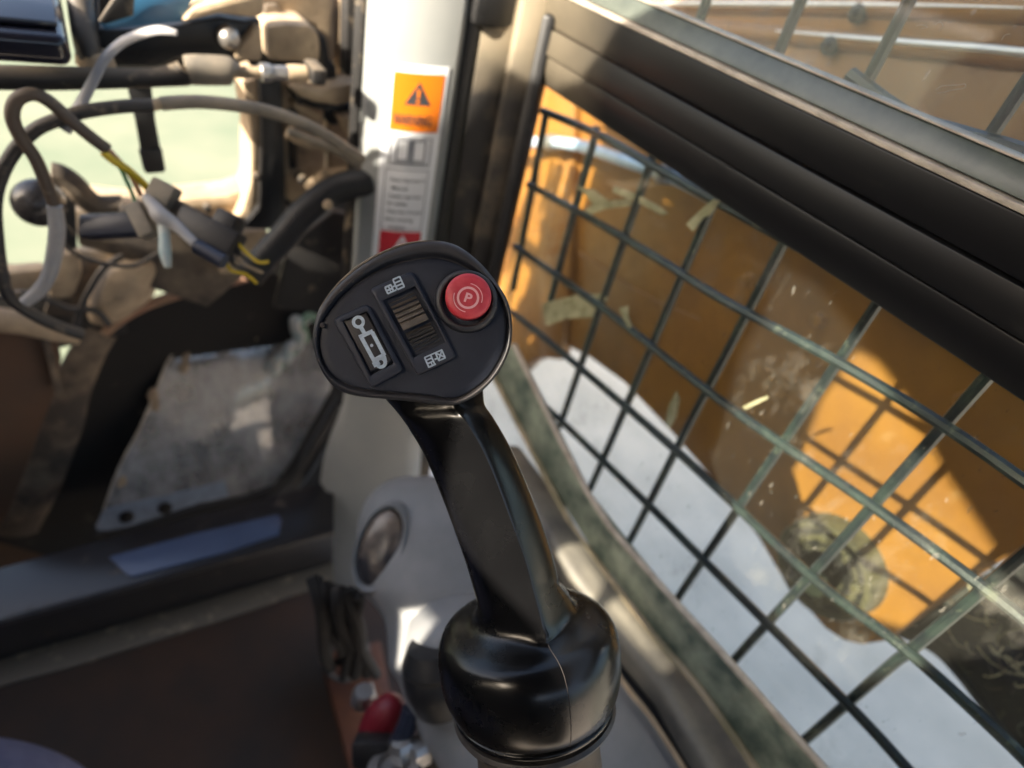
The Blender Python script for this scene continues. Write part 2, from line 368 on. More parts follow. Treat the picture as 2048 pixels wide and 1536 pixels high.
# ------------------------------------------------------------------ sticker, bent onto the pillar
st = thing('warning_sticker', 'white safety sticker with orange warning panel on the grey pillar', 'sticker', V((pL.x, pL.y, 1.2)))
def SP(u, z, off=.0008): p = psec(u); p.z = z; return p + pn * off
U0, U1 = .262, .862
Zt, Zb = zpil(117), zpil(560)
H = Zt - Zb
def sgrid(name, u0, z0, u1, z1_, m, off, parent, nu=8, nz_=8, tilt=.0, rnd=0):
    vs = []; fs = []
    for j in range(nz_ + 1):
        for i in range(nu + 1):
            u = u0 + (u1 - u0) * i / nu; z = z0 + (z1_ - z0) * j / nz_
            vs.append(SP(u, z + tilt * (u - .55), off))
    W = nu + 1
    for j in range(nz_):
        for i in range(nu): fs.append((j * W + i, j * W + i + 1, (j + 1) * W + i + 1, (j + 1) * W + i))
    n = len(vs); vs += [v - pn * .0003 for v in vs]
    fs2 = list(fs) + [tuple(k + n for k in reversed(f)) for f in fs]
    per = [i for i in range(W)] + [j * W + nu for j in range(1, nz_ + 1)] + [nz_ * W + i for i in range(nu - 1, -1, -1)] + [j * W for j in range(nz_ - 1, 0, -1)]
    for a, b in zip(per, per[1:] + per[:1]): fs2.append((a, b, b + n, a + n))
    return obj(name, vs, fs2, m, parent, ang=60)
TL = .010
sgrid('backing', U0, Zt, U1, Zb, m_white, .0008, st, tilt=TL)
def zz(y): return zpil(110 + y / 3.84)
op = sgrid('warning_panel', U0 + .075, zz(90), U1 - .03, zz(545), m_orange, .0013, st, tilt=TL)
def smap(name, polys, m, off, parent, tilt=TL):
    """flat polygons given in (u,z), cut fine and wrapped onto the sticker"""
    vs = []; fs = []
    def tri_(a, b, c):
        if max(a[0], b[0], c[0]) - min(a[0], b[0], c[0]) > .06:
            e = sorted([(abs(a[0] - b[0]), 0), (abs(b[0] - c[0]), 1), (abs(c[0] - a[0]), 2)])[-1][1]
            if e == 1: a, b, c = b, c, a
            elif e == 2: a, b, c = c, a, b
            mid__ = ((a[0] + b[0]) / 2, (a[1] + b[1]) / 2); tri_(a, mid__, c); tri_(mid__, b, c); return
        k = len(vs); vs.extend([SP(u, z + tilt * (u - .55), off) for u, z in (a, b, c)]); fs.append((k, k + 1, k + 2))
    for poly in polys:
        for i in range(1, len(poly) - 1): tri_(poly[0], poly[i], poly[i + 1])
    return obj(name, vs, fs, m, parent, smooth=False)
def text_obj(name, body, h, fn, m, parent, width=None, bold=0.0, align='CENTER'):
    """font outline turned to mesh, each vertex put through fn(x,y)->point"""
    c = bpy.data.curves.new('tmp_text', 'FONT'); c.body = body; c.size = 1; c.align_x = align; c.offset = bold; c.resolution_u = 3
    to = bpy.data.objects.new('tmp_text', c); COL.objects.link(to)
    dg = bpy.context.evaluated_depsgraph_get(); dg.update()
    me = bpy.data.meshes.new_from_object(to.evaluated_get(dg))
    xs = [v.co.x for v in me.vertices]; ys = [v.co.y for v in me.vertices]
    sx = (width / (max(xs) - min(xs))) if width else h
    vs = [fn(v.co.x * sx, v.co.y * h) for v in me.vertices]; fs = [tuple(p.vertices) for p in me.polygons]
    bpy.data.objects.remove(to); bpy.data.curves.remove(c); bpy.data.meshes.remove(me)
    return obj(name, vs, fs, m, parent, smooth=False)
mid = .565
zA = lambda y: zz(y)
dz = zz(0) - zz(1)
tri = lambda cu, top, bot, hw: [(cu, zz(top)), (cu + hw, zz(bot)), (cu - hw, zz(bot))]
smap('triangle_symbol', [tri(.60, 158, 335, .13)], m_ink, .0017, op)
smap('exclamation_mark', [[(.582, zz(215)), (.618, zz(215)), (.608, zz(285)), (.592, zz(285))], [(.585, zz(296)), (.615, zz(296)), (.615, zz(320)), (.585, zz(320))]], m_orange, .0021, op)
text_obj('warning_lettering', 'WARNING', dz * 125, lambda x, y: SP(mid + x, zz(490) + y + TL * (mid + x - .55), .0026), m_ink, op, width=.39, bold=.02)
# book pictogram
def frame_poly(u0, y0, u1, y1, tu, ty):
    return [[(u0, zz(y0)), (u1, zz(y0)), (u1, zz(y0 + ty)), (u0, zz(y0 + ty))], [(u0, zz(y1 - ty)), (u1, zz(y1 - ty)), (u1, zz(y1)), (u0, zz(y1))],
            [(u0, zz(y0 + ty)), (u0 + tu, zz(y0 + ty)), (u0 + tu, zz(y1 - ty)), (u0, zz(y1 - ty))], [(u1 - tu, zz(y0 + ty)), (u1, zz(y0 + ty)), (u1, zz(y1 - ty)), (u1 - tu, zz(y1 - ty))]]
smap('book_symbol', frame_poly(.36, 590, .79, 812, .012, 7) + frame_poly(.43, 610, .565, 775, .014, 9) + frame_poly(.60, 610, .735, 775, .014, 9) + [[(.575, zz(600)), (.59, zz(600)), (.59, zz(790)), (.575, zz(790))], [(.40, zz(785)), (.76, zz(785)), (.76, zz(797)), (.40, zz(797))]], m_ink2, .0013, st)
smap('text_frame', frame_poly(.335, 842, .795, 1310, .008, 6), m_ink2, .0013, st)
for y, wd, body, u0 in [(935, .40, "- Read Operator's", .37), (1000, .17, 'Manual', .42), (1062, .38, '- Fasten seat belt', .37), (1118, .22, 'for safety', .39), (1180, .41, '- Keep clear of loader', .37), (1240, .32, 'when moving', .37), (1300, .18, 'engine', .43)]:
    text_obj('text_line', body, dz * 54, (lambda yy, uu: (lambda x, y_: SP(uu + x, zz(yy) + y_ + TL * (uu + x - .55), .0021)))(y, u0), m_ink2, st, width=wd, bold=.012, align='LEFT')
rp = sgrid('danger_panel', U0 + .075, zz(1325), U1 - .06, zz(1600), m_redst, .0013, st, tilt=TL)
smap('white_triangle', [tri(.60, 1345, 1520, .15)], m_white, .0017, rp)
smap('danger_mark', [[(.585, zz(1400)), (.615, zz(1400)), (.61, zz(1460)), (.59, zz(1460))]], m_redst, .0021, rp)

# ------------------------------------------------------------------ joystick
jc = P(830, 645, .243)
JN = -(ray(830, 645)).normalized()
JN = (JN + up * .13 - right * .03).normalized()            # face normal
ju = (right - JN * right.dot(JN)).normalized(); jv = JN.cross(ju)    # ju image right, jv image up
js = thing('joystick', 'black joystick with red parking button, rocker wheel and cylinder switch', 'joystick', P(1065, 1480, .31))
def F(x, y, h=0):                        # a point of zoom picture 5 on the face, h above it
    px, py = z5(x, y); return onPl(px, py, jc + JN * h, JN)
def resamp(poly, n, c):
    pl = cr([V((x, y, 0)) for x, y in poly], 12, True); out = []
    angs = [math.atan2(p.y - c[1], p.x - c[0]) for p in pl]
    for k in range(n):
        a = -math.pi + 2 * math.pi * (k + .5) / n; best = None
        for i in range(len(pl)):
            a0, a1 = angs[i], angs[(i + 1) % len(pl)]
            if a1 - a0 > math.pi: a1 -= 2 * math.pi
            if a0 - a1 > math.pi: a1 += 2 * math.pi
            for s in (0, 2 * math.pi, -2 * math.pi):
                lo, hi = min(a0, a1) + s, max(a0, a1) + s
                if lo <= a <= hi and hi - lo > 1e-9:
                    t = (a - s - a0) / (a1 - a0) if a1 != a0 else 0
                    p = pl[i].lerp(pl[(i + 1) % len(pl)], t)
                    if best is None or (p - V((*c, 0))).length > (best - V((*c, 0))).length: best = p
        out.append((best.x, best.y))
    return out
OUT = [(1100, 88), (1230, 98), (1350, 138), (1480, 228), (1600, 348), (1700, 480), (1770, 600), (1802, 720), (1812, 850), (1795, 1000), (1745, 1130), (1655, 1270), (1540, 1385), (1430, 1455), (1310, 1495), (1150, 1490), (1000, 1468), (700, 1440), (500, 1420), (380, 1390), (280, 1330), (200, 1230), (140, 1100), (108, 960), (115, 840), (150, 700), (220, 580), (330, 450), (480, 320), (640, 220), (800, 150), (950, 105)]
INN = [(1180, 238), (1300, 268), (1420, 318), (1550, 400), (1660, 500), (1735, 640), (1765, 760), (1768, 860), (1748, 1000), (1692, 1130), (1605, 1260), (1500, 1350), (1400, 1412), (1290, 1442), (1100, 1415), (900, 1395), (640, 1375), (480, 1345), (350, 1295), (260, 1230), (190, 1130), (158, 1000), (165, 880), (195, 780), (255, 690), (340, 580), (480, 460), (640, 362), (800, 292), (1000, 245)]
CC = (980, 800); NN = 96
ro = resamp(OUT, NN, CC); ri = resamp(INN, NN, CC)
def lerp2(f, h): return [F(a[0] + (b[0] - a[0]) * f, a[1] + (b[1] - a[1]) * f, h) for a, b in zip(ro, ri)]
def scaleo(s, h, dx=0, dy=0): return [F(CC[0] + (a[0] - CC[0]) * s + dx, CC[1] + (a[1] - CC[1]) * s + dy, h) for a in ro]
MM = .001
head = obj('head_shell', *loft([scaleo(.45, -24 * MM, 140, 180), scaleo(.72, -19 * MM, 90, 110), scaleo(.9, -13 * MM, 30, 30), scaleo(.985, -8 * MM), lerp2(0, -3.5 * MM), lerp2(.0, -1.5 * MM), lerp2(.15, -.3 * MM), lerp2(.4, .2 * MM), lerp2(.62, 0), lerp2(.78, -.8 * MM), lerp2(.9, -2.2 * MM), lerp2(1.0, -2.6 * MM)], cap=True), m_rim, js)
# face plate, slightly domed
def fin(s, h): return [F(CC[0] + (a[0] - CC[0]) * s, CC[1] + (a[1] - CC[1]) * s, h) for a in ri]
FH = -1.2 * MM
face = obj('face_plate', *loft([fin(1.0, -3.5 * MM), fin(.992, -2.2 * MM), fin(.975, -1.7 * MM), fin(.9, -1.5 * MM), fin(.7, -1.3 * MM), fin(.4, FH), fin(.15, FH)]), m_face, js)
tube('edge_seam', [F(a[0] * .997 + CC[0] * .003, a[1] * .997 + CC[1] * .003, -2.05 * MM) for a in ri[8:46]], .00014, m_seam, head, ns=5, curve=False)
di = [i for i, p in enumerate(ro) if -3.0 < math.atan2(p[1] - CC[1], p[0] - CC[0]) < -1.25]
tube('dusty_edge', [F(ro[i][0] * .996 + CC[0] * .004, ro[i][1] * .996 + CC[1] * .004, -.9 * MM) for i in di], [.0001 + .0004 * math.sin(math.pi * k / (len(di) - 1)) for k in range(len(di))], mat('dust_on_rim', (.26, .20, .14), .9, col2=(.10, .08, .06), scale=120), head, ns=6, curve=False)
def block(name, cs, h0, h1, m, parent, bev, inset=0):
    a = [F(x, y, h0) for x, y in cs]; b = [F(x, y, h1) for x, y in cs]
    vs = a + b; n = len(cs)
    fs = [tuple(range(n)), tuple(range(2 * n - 1, n - 1, -1))] + [(i, (i + 1) % n, (i + 1) % n + n, i + n) for i in range(n)]
    return obj(name, vs, fs, m, parent, bev=bev, seg=3)
def rnd(c, r, n=5):
    """quad with rounded corners"""
    out = []
    for i in range(4):
        p = V(c[i]); a_ = V(c[i - 1]); b_ = V(c[(i + 1) % 4]); d0 = (a_ - p).normalized() * r; d1 = (b_ - p).normalized() * r
        for k in range(n + 1):
            t = k / n; out.append(tuple((p + d0) * (1 - t) ** 2 + p * 2 * t * (1 - t) + (p + d1) * t * t))
    return out
def rframe(name, outer, inner, h0, h1, m, parent, bev, r0=42, r1=14):
    """raised housing with an opening"""
    o_ = rnd(outer, r0); i_ = rnd(inner, r1); cx_ = sum(p[0] for p in outer) / 4; cy_ = sum(p[1] for p in outer) / 4
    g = lambda ps, s_: [(cx_ + (x - cx_) * s_, cy_ + (y - cy_) * s_) for x, y in ps]
    rings = [[F(*p, h0) for p in g(o_, 1.02)], [F(*p, h1 - bev) for p in o_], [F(*p, h1 - bev * .3) for p in g(o_, .988)], [F(*p, h1) for p in g(o_, .965)],
             [F(*p, h1) for p in g(i_, 1.03)], [F(*p, h1 - bev * .4) for p in i_], [F(*p, h0) for p in g(i_, .99)]]
    vs, fs = loft(rings, cap=False); n = len(o_)
    fs += [(6 * n + k, 6 * n + (k + 1) % n, (k + 1) % n, k) for k in range(n)]
    return obj(name, vs, fs, m, parent, ang=60)
# cylinder switch
q = lambda c, s, sh=(0, 0): [(sum(p[0] for p in c) / 4 + (p[0] - sum(t[0] for t in c) / 4) * s + sh[0], sum(p[1] for p in c) / 4 + (p[1] - sum(t[1] for t in c) / 4) * s + sh[1]) for p in c]
swo = [(285, 765), (580, 632), (882, 1195), (605, 1348)]
swi = [(362, 775), (572, 692), (802, 1140), (600, 1245)]
sw = rframe('switch_housing', swo, swi, FH - .001, 1.1 * MM, m_face, js, .0009)
sk_ = [(375, 782), (566, 704), (788, 1118), (606, 1212)]
key = block('switch_key', sk_, FH - .001, .25 * MM, m_rim, sw, .0004)
def flat(name, polys, h, m, parent, th=.00015):
    vs = []; fs = []
    for poly in polys:
        b = len(vs); n = len(poly)
        vs += [F(x, y, h) for x, y in poly] + [F(x, y, h + th) for x, y in poly]
        fs += [tuple(range(b + n, b + 2 * n)), tuple(range(b + n - 1, b - 1, -1))] + [(b + i, b + (i + 1) % n, b + n + (i + 1) % n, b + n + i) for i in range(n)]
    return obj(name, vs, fs, m, parent, smooth=False)
def ringp(c, r0, r1, a0=0, a1=360, n=28):
    """annulus as quads (zoom-5 coordinates)"""
    out = []
    for k in range(n):
        t0 = R_(a0 + (a1 - a0) * k / n); t1 = R_(a0 + (a1 - a0) * (k + 1) / n)
        out.append([(c[0] + r0 * math.cos(t0), c[1] + r0 * math.sin(t0)), (c[0] + r1 * math.cos(t0), c[1] + r1 * math.sin(t0)), (c[0] + r1 * math.cos(t1), c[1] + r1 * math.sin(t1)), (c[0] + r0 * math.cos(t1), c[1] + r0 * math.sin(t1))])
    return out
def bar(a, b, wd):
    d = V((b[0] - a[0], b[1] - a[1])).normalized(); n_ = V((-d.y, d.x)) * wd / 2
    return [(a[0] + n_.x, a[1] + n_.y), (b[0] + n_.x, b[1] + n_.y), (b[0] - n_.x, b[1] - n_.y), (a[0] - n_.x, a[1] - n_.y)]
hq = .28 * MM
flat('cylinder_symbol', ringp((498, 785), 28, 56) + [bar((520, 830), (555, 890), 34)] +
     [bar((505, 915), (622, 862), 34), bar((518, 905), (640, 1130), 34), bar((616, 870), (720, 1070), 34), bar((620, 1118), (725, 1062), 36)] +
     [bar((640, 1120), (662, 1160), 60), bar((716, 1078), (728, 1130), 34)] + ringp((690, 1132), 22, 52, 0, 360) , hq, m_print, key)
flat('symbol_dot', ringp((612, 985), 0, 14, n=10), hq, m_print, key)
lathe('dust_speck', F(190, 812, -.2 * MM), JN, [(.0011, 0), (.0009, .0004), (.0003, .0006)], m_seam, head, ns=8)
# rocker wheel
rko = [(598, 508), (955, 352), (1332, 1082), (1000, 1240)]
rki = [(702, 600), (985, 476), (1246, 960), (968, 1090)]
rk = rframe('rocker_housing', rko, rki, FH - .001, 1.3 * MM, m_face, js, .0009)
block('rocker_well', q(rki, .998), -4.5 * MM, -4.2 * MM, m_ink, rk, 0)
def bil(c, s, t):
    a, b, cc, d = c; return ((a[0] * (1 - s) + b[0] * s) * (1 - t) + (d[0] * (1 - s) + cc[0] * s) * t, (a[1] * (1 - s) + b[1] * s) * (1 - t) + (d[1] * (1 - s) + cc[1] * s) * t)
def wheel_half(name, t0, t1, m, hs):
    """ribbed half of the wheel: sawtooth profile along t"""
    rows = []; nr = len(hs)
    for i, (t, h) in enumerate(hs):
        tt = t0 + (t1 - t0) * t
        rows.append([F(*bil(rki, s, tt), h * MM) for s in (.12, .13, .5, .87, .88)])
    base = [[F(*bil(rki, s, t0 + (t1 - t0) * t), -4 * MM) for s in (.12, .13, .5, .87, .88)] for t, h in hs]
    vs = [p for r in rows for p in r] + [p for r in base for p in r]; W = 5; n = nr * W; fs = []
    for i in range(nr - 1):
        for k in range(W - 1):
            a = i * W + k; fs.append((a, a + 1, a + 1 + W, a + W)); fs.append((n + a + W, n + a + W + 1, n + a + 1, n + a))
        fs.append((i * W, i * W + W, n + i * W + W, n + i * W)); fs.append((i * W + 4, n + i * W + 4, n + i * W + W + 4, i * W + W + 4))
    for k in range(W - 1):
        fs.append((k, n + k, n + k + 1, k + 1)); a = (nr - 1) * W + k; fs.append((a, a + 1, n + a + 1, n + a))
    return obj(name, vs, fs, m, rk, ang=25)
def ribs(n, f, dpt):
    out = []
    for i in range(n):
        t0 = i / n; t1 = (i + 1) / n
        out += [(t0 + .02 / n, f(t0) - dpt), (t0 + .22 / n, f(t0)), (t0 + .62 / n, f(t1)), (t0 + .8 / n, f(t1) - dpt)]
    return out
up_h = ribs(5, lambda t: -1.6 + 2.8 * t, 1.0); up_h = [(t * .78, h) for t, h in up_h] + [(.80, 1.0), (.97, 1.5), (1.0, 1.2)]
wheel_half('rocker_upper', .05, .56, m_rib, up_h)
lo_h = [(0, -2.2), (.10, -1.4), (.22, -.3)] + [(.28 + t * .72, h) for t, h in ribs(5, lambda t: .3 - 1.6 * t, .9)]
wheel_half('rocker_lower', .565, .97, m_rib_d, lo_h)
# pictograms: bundles of small bars
def picto(name, c, ax, s, rows):
    ux = V((math.cos(R_(ax)), math.sin(R_(ax)))); uy = V((-ux.y, ux.x)); ps = []
    for (x0, y0, x1, y1, wd) in rows:
        a = V(c) + (ux * x0 + uy * y0) * s; b = V(c) + (ux * x1 + uy * y1) * s; ps.append(bar(a, b, wd * s))
    return flat(name, ps, 1.32 * MM, m_print, rk)
picto('upper_symbol', (806, 474), -24, 1, [(-82, -18, -22, -18, 16), (-82, 14, -22, 14, 16), (-80, -18, -80, 40, 14), (-50, -26, -50, 40, 12), (-26, -18, -26, 40, 14), (-82, 40, 0, 40, 14), (-18, 4, 8, 4, 14), (8, -52, 72, -52, 14), (8, -52, 8, 40, 14), (72, -52, 72, 42, 14), (8, -18, 72, -18, 13), (8, 12, 72, 12, 13), (8, 42, 76, 42, 14)])
picto('lower_symbol', (1155, 1098), -24, 1, [(-82, -46, 84, -46, 12), (-82, 44, -14, 44, 14), (-82, -18, -20, -18, 13), (-82, 12, -20, 12, 13), (-80, -46, -80, 48, 14), (-24, -46, -24, 46, 14), (-10, 4, 14, 4, 14), (18, -46, 82, 24, 13), (82, -46, 20, 26, 13), (80, -46, 80, 28, 13), (20, -46, 20, 28, 13), (18, 28, 84, 28, 12), (-46, 12, -46, 44, 10)])
# red button in its collar
bc = F(1428, 592, 0)
up1 = (F(1428, 592) - F(1428, 593)).length          # metres per zoom pixel
lathe('button_collar', F(1420, 612, FH), JN, [(272 * up1, -.001), (268 * up1, .0012), (258 * up1, .0028), (240 * up1, .0034), (224 * up1, .0034), (210 * up1, .0026), (206 * up1, .0), (206 * up1, -.0005)], m_rim, js, ns=56)
bcen = (1434, 578)
btn = lathe('red_button', F(*bcen, FH), JN, [(196 * up1, -.0005), (196 * up1, .0022), (193 * up1, .0036), (184 * up1, .0045), (165 * up1, .0050), (110 * up1, .0053), (40 * up1, .0054)], m_red, js, ns=56)
hb = FH + .00545
pc = bcen
flat('brake_ring', ringp(pc, 76, 96, 0, 360, 40), hb, m_pinkp, btn)
flat('brake_arc', ringp(pc, 118, 126, 100, 200, 20) + ringp(pc, 118, 126, -80, 20, 20), hb, m_pinkp, btn)
bx = V((math.cos(R_(-8)), math.sin(R_(-8))))
text_obj('parking_letter', 'P', 110 * 1, lambda x, y: F(pc[0] + x * math.cos(R_(20)) - (-y + 38) * 0 + y * .32 - 12, pc[1] - y * .95 + x * .3 + 36, hb + .0002), m_pinkp, btn, width=62, bold=.03)
# grip: sections across the picture, ridge towards the viewer
def G(x, y, d): px, py = z6(x, y); return P(px, py, d)
sec = [  # left, right, seam (zoom 6), centre depth
    ((335, 5), (742, -17), .65, .274), ((352, 40), (745, 25), .65, .2715), ((385, 78), (752, 65), .655, .2695), ((432, 140), (788, 118), .66, .267), ((505, 262), (855, 235), .665, .270), ((572, 420), (925, 392), .66, .274), ((632, 580), (985, 550), .655, .277),
    ((680, 720), (1030, 690), .66, .280), ((704, 805), (1052, 790), .67, .2815)]
sec_d = []
def shape(s):
    """unit cross-section: lateral -1..1, depth towards viewer"""
    k = -1 + 2 * s
    pts = [(-1, -.1), (-.93, .40), (-.62, .80), (k - .40, 1.03), (k - .08, 1.12), (k + .07, 1.09), (.74, .66), (.95, .27), (1, -.1), (.86, -.62), (.4, -.95), (-.4, -.95), (-.86, -.62)]
    return [(p.x, p.y) for p in cr([V((a, b, 0)) for a, b in pts], 5, True)]
LL = cr([V((*a[0], 0)) for a in sec], 5); RR = cr([V((*a[1], 0)) for a in sec], 5); SD = cr([V((a[2], a[3], 0)) for a in sec], 5)
rings = []; seam = []
for l, r, sd in zip(LL, RR, SD):
    c = G((l.x + r.x) / 2, (l.y + r.y) / 2, sd.y); lat = (G(r.x, r.y, sd.y) - G(l.x, l.y, sd.y)) / 2
    vd = (CAM - c).normalized(); hd = lat.length * .95
    sh = shape(sd.x); rings.append([c + lat * a + vd * b * hd for a, b in sh])
    k = -1 + 2 * sd.x; seam.append(c + lat * (k - .01) + vd * hd * 1.085)
GR = rings
# base bulb
AX = V((0, .66, 1)).normalized()
bb = P(1062, 1345, .292)
lathe_prof = [(.030, -.017), (.0345, -.0168), (.0375, -.0145), (.0378, -.0125), (.0368, -.0115), (.0385, -.010), (.0405, -.005), (.0418, .002), (.0422, .009), (.0418, .015), (.0402, .0195), (.0372, .0228), (.033, .0244), (.027, .0252), (.018, .0265), (.008, .028)]
pr = cr([V((a, b, 0)) for a, b in lathe_prof], 4)
# the grip flares into the collar
lx = right + (up * -.02); lx = (lx - AX * lx.dot(AX)).normalized(); ly = AX.cross(lx)
if ly.dot(CAM - bb) < 0: ly = -ly
sh = shape(.69)
for h, wd_, dx, dy in [(.037, .0208, -.0005, -.001), (.0318, .0222, .0, -.0012), (.0292, .0240, .0, -.0008), (.0278, .0266, .0, .0), (.0271, .0300, .0, .0), (.0264, .0335, .0, .0), (.0250, .0366, 0, 0), (.0228, .0390, 0, 0), (.0192, .0408, 0, 0), (.0150, .0418, 0, 0), (.009, .0422, 0, 0), (.002, .0418, 0, 0), (-.005, .0405, 0, 0), (-.010, .0385, 0, 0), (-.0115, .0368, 0, 0), (-.0125, .0378, 0, 0), (-.0145, .0375, 0, 0), (-.0168, .0345, 0, 0), (-.017, .030, 0, 0)]:
    k = .38; f = max(0, (.0318 - h) / .005)
    rr_ = []
    for a_, b_ in sh:
        l_ = math.hypot(a_, b_); a2 = a_ + (a_ / l_ - a_) * min(1, f); b2 = b_ * .97 + (b_ / l_ - b_ * .97) * min(1, f)
        rr_.append(bb + AX * h + lx * (dx + a2 * wd_) + ly * (dy + b2 * wd_))
    GR.append(rr_)
    if h > .0268: seam.append(bb + AX * h + lx * (dx + (k - .01) * wd_) + ly * (dy + (1.075 * .97 * (1 - min(1, f)) + .928 * min(1, f)) * wd_))
    elif h > -.011: seam.append(bb + AX * h + lx * (dx + .37 * wd_) + ly * (dy + .93 * wd_))
GRc = [cr([r_[k] for r_ in GR], 3) for k in range(len(GR[0]))]
obj('grip', *loft([[c[i] for c in GRc] for i in range(len(GRc[0]))]), m_grip, js, ang=75)
# seam down grip and bulb
def bulb_pt(azm, k):
    p = pr[k]; u = V((1, 0, 0)); u = (u - AX * u.dot(AX)).normalized(); v = AX.cross(u)
    return bb + AX * p.y + (u * math.cos(azm) + v * math.sin(azm)) * (p.x + .0001)
tube('mould_seam', seam[4:], .00024, m_seam, js, ns=5, curve=False)
lathe('rubber_ring', bb, AX, [(.033, -.0215), (.0372, -.0205), (.0382, -.0185), (.0372, -.0168), (.033, -.0166)], m_rib_d, js, ns=56)
# the tapered metal mount under the bulb
lathe('mount_tube', bb - AX * .022, AX, [(.036, -.12), (.031, -.06), (.029, -.01), (.030, 0)], m_tand, js, ns=32)

# ------------------------------------------------------------------ grey pod under the window with an oval cap
pod = thing('control_pod', 'grey moulded plastic pod with dark oval cap beside the joystick base', 'pod', P(860, 1500, .46))
ps = [(350, 430, 560, 0.600), (365, 370, 620, 0.595), (400, 310, 660, 0.590), (460, 262, 700, 0.585), (540, 236, 740, 0.578), (640, 228, 765, 0.570), (740, 232, 790, 0.562), (810, 246, 800, 0.555), (860, 290, 815, 0.548), (920, 335, 825, 0.540), (980, 352, 830, 0.533), (1060, 358, 838, 0.525), (1130, 364, 845, 0.518), (1190, 402, 855, 0.512), (1260, 428, 870, 0.506), (1330, 455, 885, 0.500), (1400, 485, 910, 0.494), (1480, 530, 960, 0.488), (1560, 575, 1010, 0.482), (1680, 640, 1060, 0.475)]
rings = []
for y, l, r, d in ps:
    c = G((l + r) / 2, y, d); lat = (G(r, y, d) - G(l, y, d)) / 2; vd = (CAM - c).normalized(); hd = min(lat.length * .75, .06)
    rings.append([c + lat * math.copysign(abs(math.cos(t)) ** .8, math.cos(t)) + vd * hd * math.copysign(abs(math.sin(t)) ** .8, math.sin(t)) for t in [2 * math.pi * i / 32 for i in range(32)]])
cols = [cr([r_[k] for r_ in rings], 3) for k in range(32)]
rings = [[c[i] for c in cols] for i in range(len(cols[0]))]
obj('pod_body', *loft(rings), m_pod, pod)
cc = G(322, 640, .530); nn_ = (CAM - cc).normalized() * 1 - right * .35; nn_.normalize()
ou = (G(352, 640, .530) - cc); ovv = (G(365, 480, .530) - G(280, 800, .530)) / 2
ovv = ovv - nn_ * ovv.dot(nn_); ou = (nn_.cross(ovv)).normalized() * .0188
def oval(s, h): return [cc + ou * s * math.cos(t) + ovv * s * math.sin(t) + nn_ * h for t in [2 * math.pi * i / 40 for i in range(40)]]
obj('cap_surround', *loft([oval(1.25, -.03), oval(1.22, -.008), oval(1.16, -.001), oval(1.08, .0012), oval(1.0, -.001), oval(.97, -.006), oval(.9, -.012)]), m_pod, pod)
obj('oval_cap', *loft([oval(.96, -.02), oval(.95, -.004), oval(.9, -.001), oval(.7, .0015), oval(.3, .0025)]), mat('brown_gloss_cap', (.20, .155, .12), .25, col2=(.03, .03, .035), scale=22, thr=(.4, .62)), pod)
bl = G(560, 1140, .472)
lathe('dark_boot', bl, AX, [(.02, -.03), (.026, -.012), (.0265, 0), (.0245, .004), (.0265, .008), (.0245, .013), (.020, .022)], m_black, pod, ns=32)
lathe('boot_hump', G(640, 990, .50), AX, [(.045, -.05), (.043, -.005), (.038, .012), (.025, .022), (.008, .026)], m_pod, pod, ns=36)
tube('pod_seam', [G(440, 1015, .489), G(500, 1000, .477), G(580, 975, .471)], .0005, m_black, pod, ns=5)

# ------------------------------------------------------------------ window rail (profile swept along Y)
rail = thing('window_rail', 'broad black steel rail running diagonally across the side window', 'window rail', V((XW, .2, 1.40)))
def prof_sweep(name, pr_, y0, y1, m, parent, bev=.0008, ny=2):
    rings = [[V((x, y0 + (y1 - y0) * i / ny, z)) for x, z in pr_] for i in range(ny + 1)]
    vs, fs = loft(rings); return obj(name, vs, fs, m, parent, bev=bev, seg=2)
def zx(px, py, X): return onX(px, py, X).z
XR = XW - .006
zL1, zL2 = zx(1614, 226, XR), zx(1614, 337, XR + .001)
zL3 = zx(1490, 352, XR); zL4 = zx(1428, 402, XR + .004)
y0, y1 = .55, -.25
prof_sweep('upper_face', [(XR, zL1), (XR + .002, zL2 + .0008), (XR + .022, zL2 + .0008), (XR + .022, zL1)], y0, y1, m_rail, rail, .0012)
prof_sweep('middle_face', [(XR + .0005, zL2 - .0004), (XR, zL3 + .0006), (XR + .024, zL3 + .0006), (XR + .024, zL2 - .0004)], y0, y1, m_rail, rail, .0012)
prof_sweep('lower_lip', [(XR + .002, zL3 - .0004), (XR + .003, (zL3 + zL4) / 2), (XR + .008, zL4), (XR + .026, zL4), (XR + .026, zL3 - .0004)], y0, y1, m_rail, rail, .0015)
zs0 = zL1 + .0004
prof_sweep('bright_seal', [(XR - .001, zs0), (XR - .001, zs0 + .0032), (XR + .010, zs0 + .0036), (XR + .010, zs0)], y0, y1, m_seal, rail, .0007)
zL0 = zx(1738, 195, XR + .008)
prof_sweep('dusty_channel', [(XR + .002, zs0 + .0042), (XR + .007, zL0), (XR + .020, zL0), (XR + .020, zs0 + .0042)], y0, y1, m_chan, rail, .0008)
prof_sweep('channel_edge', [(XR + .006, zL0 + .0004), (XR + .006, zL0 + .0016), (XR + .019, zL0 + .0016), (XR + .019, zL0 + .0004)], y0, y1, m_seal, rail, .0004)

